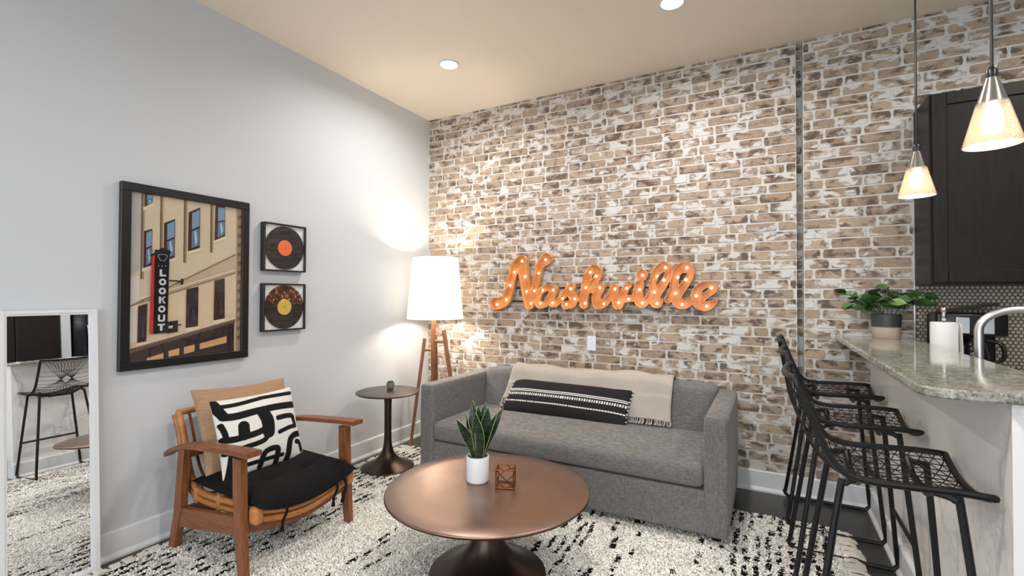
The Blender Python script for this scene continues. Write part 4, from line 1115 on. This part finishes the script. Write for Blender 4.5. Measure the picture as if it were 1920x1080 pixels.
# appliances seen in the mirror
tc = thing('tall_cabinet', 'tall dark pantry cabinet on the kitchen end wall', 'cabinet', (5.25, -1.5, 0))
part('body', MB().box(4.97, XR-.004, -1.95, -1.14, .0, 2.3), M_CABINET, tc, False)
for k in range(2):
    d = part('door', MB().rbox(4.95, 4.969, -1.94+k*.40, -1.55+k*.40, .1, 2.28, .004, 1), M_CABINET, tc, False)
struct('wall_partition', MB().box(4.96, XR, -1.128, -1.035, 0, H), M_WALL, 'white partition beside the refrigerator')
fr_ = thing('refrigerator', 'black refrigerator with curved steel handles beside the pantry cabinet', 'refrigerator', (5.25, -.45, 0))
part('body', MB().box(5.02, XR-.004, -1.02, -.16, .02, 1.75), M_BLACKPL, fr_, False)
d = part('door', MB().rbox(4.95, 5.018, -1.015, -.165, .06, 1.74, .012, 2), plain('black_steel', lin(26,27,32), .18, .8), fr_)
part('handle', MB().tube(smoothpath([(4.94,-.87,.75),(4.905,-.87,.82),(4.90,-.87,1.1),(4.905,-.87,1.42),(4.94,-.87,1.5)], 5), .013, 10), M_CHROME, d)

# ------------------------------------------------------------------ bar stools
def stool():
    t = thing('bar_stool', 'black wire bar stool', 'stool', (0,0,0), 'black wire stools along the bar'); r = .0105
    pr = smoothpath([(-.262,0,1.075),(-.225,0,.975),(-.19,0,.885),(-.160,0,.825),(-.122,0,.793),(-.06,0,.783),(.04,0,.786),(.13,0,.790),(.205,0,.788)], 4); K = len(pr)
    hw = lambda s: .188+.022*math.sin(min(1, s*1.1)*PI*.5)
    def S(s, v):
        # s along the profile 0..1, v across -1..1
        x = s*(K-1); i = min(int(x), K-2); p = pr[i].lerp(pr[i+1], x-i); tg = (pr[i+1]-pr[i]).normalized(); nr = Vector((tg.z, 0, -tg.x))
        if nr.z > 0: nr = -nr
        bow = .042*(1-v*v)*(1 if s > .1 else .6+.4*s/.1)
        q = p+nr*bow; return Vector((q.x, v*hw(s), q.z))
    def rimpath(v): return [S(i/40, v) for i in range(41)]
    a = rimpath(-1); b = rimpath(1)
    topb = [S(0, -1+2*k/12) for k in range(1, 12)]; fr = [S(1, 1-2*k/12) for k in range(1, 12)]
    part('seat_rim', MB().tube(a[::-1]+topb+b+fr, r, 8, closed=True), M_BLACKMETAL, t)
    wr_ = .0018
    def line(p, q, n=14): return [S(p[0]+(q[0]-p[0])*k/n, p[1]+(q[1]-p[1])*k/n) for k in range(n+1)]
    sw = MB(); bw = MB(); s0 = .40
    for k in range(1, 12): v = -1+2*k/12; sw.tube(line((s0, v), (1, v)), wr_, 5)
    for k in range(-6, 13):
        for sg in (1, -1):
            p0, p1 = (s0+(1-s0)*k/12, -sg), (s0+(1-s0)*(k+6)/12, sg); u0, u1 = max(0, (s0-p0[0])/(p1[0]-p0[0])), min(1, (1-p0[0])/(p1[0]-p0[0]))
            if u1-u0 < .05: continue
            L = lambda u: (p0[0]+(p1[0]-p0[0])*u, p0[1]+(p1[1]-p0[1])*u)
            sw.tube(line(L(u0), L(u1)), wr_, 5)
    part('seat_mesh', sw, M_BLACKMETAL, t, label='black wire mesh seat')
    for k in range(6): s = .13+.27*k/5; bw.tube(line((s, -1), (s, 1)), wr_, 5)
    for k in range(12):
        v0 = -.95+1.9*k/11
        for v1 in (-v0*.75+.35, -v0*.75-.35):
            if abs(v1) <= 1: bw.tube(line((0.0, v0), (s0, v1)), wr_, 5)
    part('back_mesh', bw, M_BLACKMETAL, t, label='black wire mesh backrest')
    for s in (-1, 1):
        yt, yb_ = .165*s, .232*s; zt = .765
        part('leg', MB().tube(smoothpath([(-.085, yt*.9, .772), (-.128, yt, zt-.012), (-.145, yt*1.02, .70), (-.235, yb_*.985, .10), (-.248, yb_, .045), (-.225, yb_, .013)], 5), r, 8), M_BLACKMETAL, t)
        part('leg', MB().tube(smoothpath([(.09, yt*.9, .762), (.135, yt, .752), (.150, yt*1.02, .70), (.203, yb_*.985, .10), (.212, yb_, .045), (.188, yb_, .013)], 5), r, 8), M_BLACKMETAL, t)
        part('base_rail', MB().tube([(-.225, yb_, .013), (0, yb_, .013), (.188, yb_, .013)], r, 8), M_BLACKMETAL, t)
    for x in (-.085, .09): part('cross_bar', MB().tube([(x, -.15, .770), (x, -.08, .735), (x, .08, .735), (x, .15, .770)], r, 8), M_BLACKMETAL, t)
    part('foot_rest', MB().tube([(.184, -.215, .32), (.184, .215, .32)], r*.9, 8), M_BLACKMETAL, t)
    return t
st0 = stool(); st0.location = (3.268, -1.735, 0); st0['label'] = 'black wire bar stool at the rounded end of the bar top'
dup(st0, (3.268, -1.02, 0), 'middle black wire bar stool of the three along the bar')
dup(st0, (3.268, -.285, 0), 'black wire bar stool pushed up against the brick wall')

# ------------------------------------------------------------------ pendants and downlights
def pendant():
    t = thing('pendant_light', 'glass cone pendant', 'pendant lamp', (0,0,0), 'pendant lights over the bar'); z0 = 1.772
    part('upper_cone', MB().lathe_open([(.013, .195), (.035, .118), (.0335, .118), (.0115, .195)], (0,0,z0), 32), M_PENDTOP, t, angle=60)
    part('glass_shade', MB().lathe_open([(.035, .122), (.066, 0), (.063, 0), (.033, .122)], (0,0,z0), 40), M_CRACKLE, t, angle=60)
    part('socket', MB().lathe([(.0135, .19), (.0135, .215), (.008, .225)], (0,0,z0), 20), M_BLACKPL, t)
    part('stem', MB().lathe([(.006, .12), (.006, .192)], (0,0,z0), 12), M_STEEL, t)
    part('bulb', MB().lathe([(.0001, .030), (.018, .036), (.025, .06), (.022, .09), (.012, .12), (.008, .125)], (0,0,z0), 20), emis('pendant_bulb', (1,.98,.95,1), 18), t)
    part('cord', MB().tube([(0,0,z0+.22), (0,0,H-.02)], .0042, 8), M_BLACKPL, t)
    part('canopy', MB().lathe([(.055, H-.022), (.06, H-.012), (.06, H-.001)], (0,0,0), 32), M_STEEL, t)
    return t
pd = pendant(); pd.location = (3.50, -1.868, 0); pd['label'] = 'cone glass pendant lamp hanging over the rounded end of the bar'
dup(pd, (3.50, -1.075, 0), 'cone glass pendant lamp hanging nearer the brick wall')
for (x, y) in ((3.50, -1.868), (3.50, -1.075)):
    l = bpy.data.lights.new('pendant_glow', 'POINT'); l.energy = PENDANT_POWER; l.color = (1, .95, .88); l.shadow_soft_size = .02
    o = bpy.data.objects.new('pendant_glow', l); COL.objects.link(o); o.location = (x, y, 1.80)
def downlight():
    t = thing('downlight', 'round white recessed ceiling light', 'ceiling light', (0,0,H), 'recessed ceiling lights')
    part('trim_ring', MB().lathe_open([(.060, H-.001), (.0775, H-.001), (.0765, H-.006), (.066, H-.008), (.060, H-.004)], (0,0,0), 48), M_TRIM, t, angle=60)
    part('lens', MB().lathe([(.0001, H-.0035), (.060, H-.0035), (.060, H-.001), (.0001, H-.001)], (0,0,0), 40), M_LENS, t, False)
    return t
DL = [(.85,-.85),(2.444,-.852),(2.444,-2.6),(2.444,-4.3),(4.5,-1.2),(4.5,-2.9)]
# parts were authored at world height H with the root at H: shift is handled by part()
d0 = downlight(); d0.location = (DL[0][0], DL[0][1], H); d0['label'] = 'round recessed ceiling light near the corner of brick and white walls'
dup(d0, (DL[1][0], DL[1][1], H), 'round recessed ceiling light above the end of the lit sign')
for q in DL[2:]: dup(d0, (q[0], q[1], H), 'round recessed ceiling light away from the brick wall')
for i, q in enumerate(DL):
    area('downlight_beam', (q[0], q[1], H-.012), (0,0,0), .11, .11, DOWNLIGHT_POWER, (1, .965, .92), 'DISK', math.radians(166))
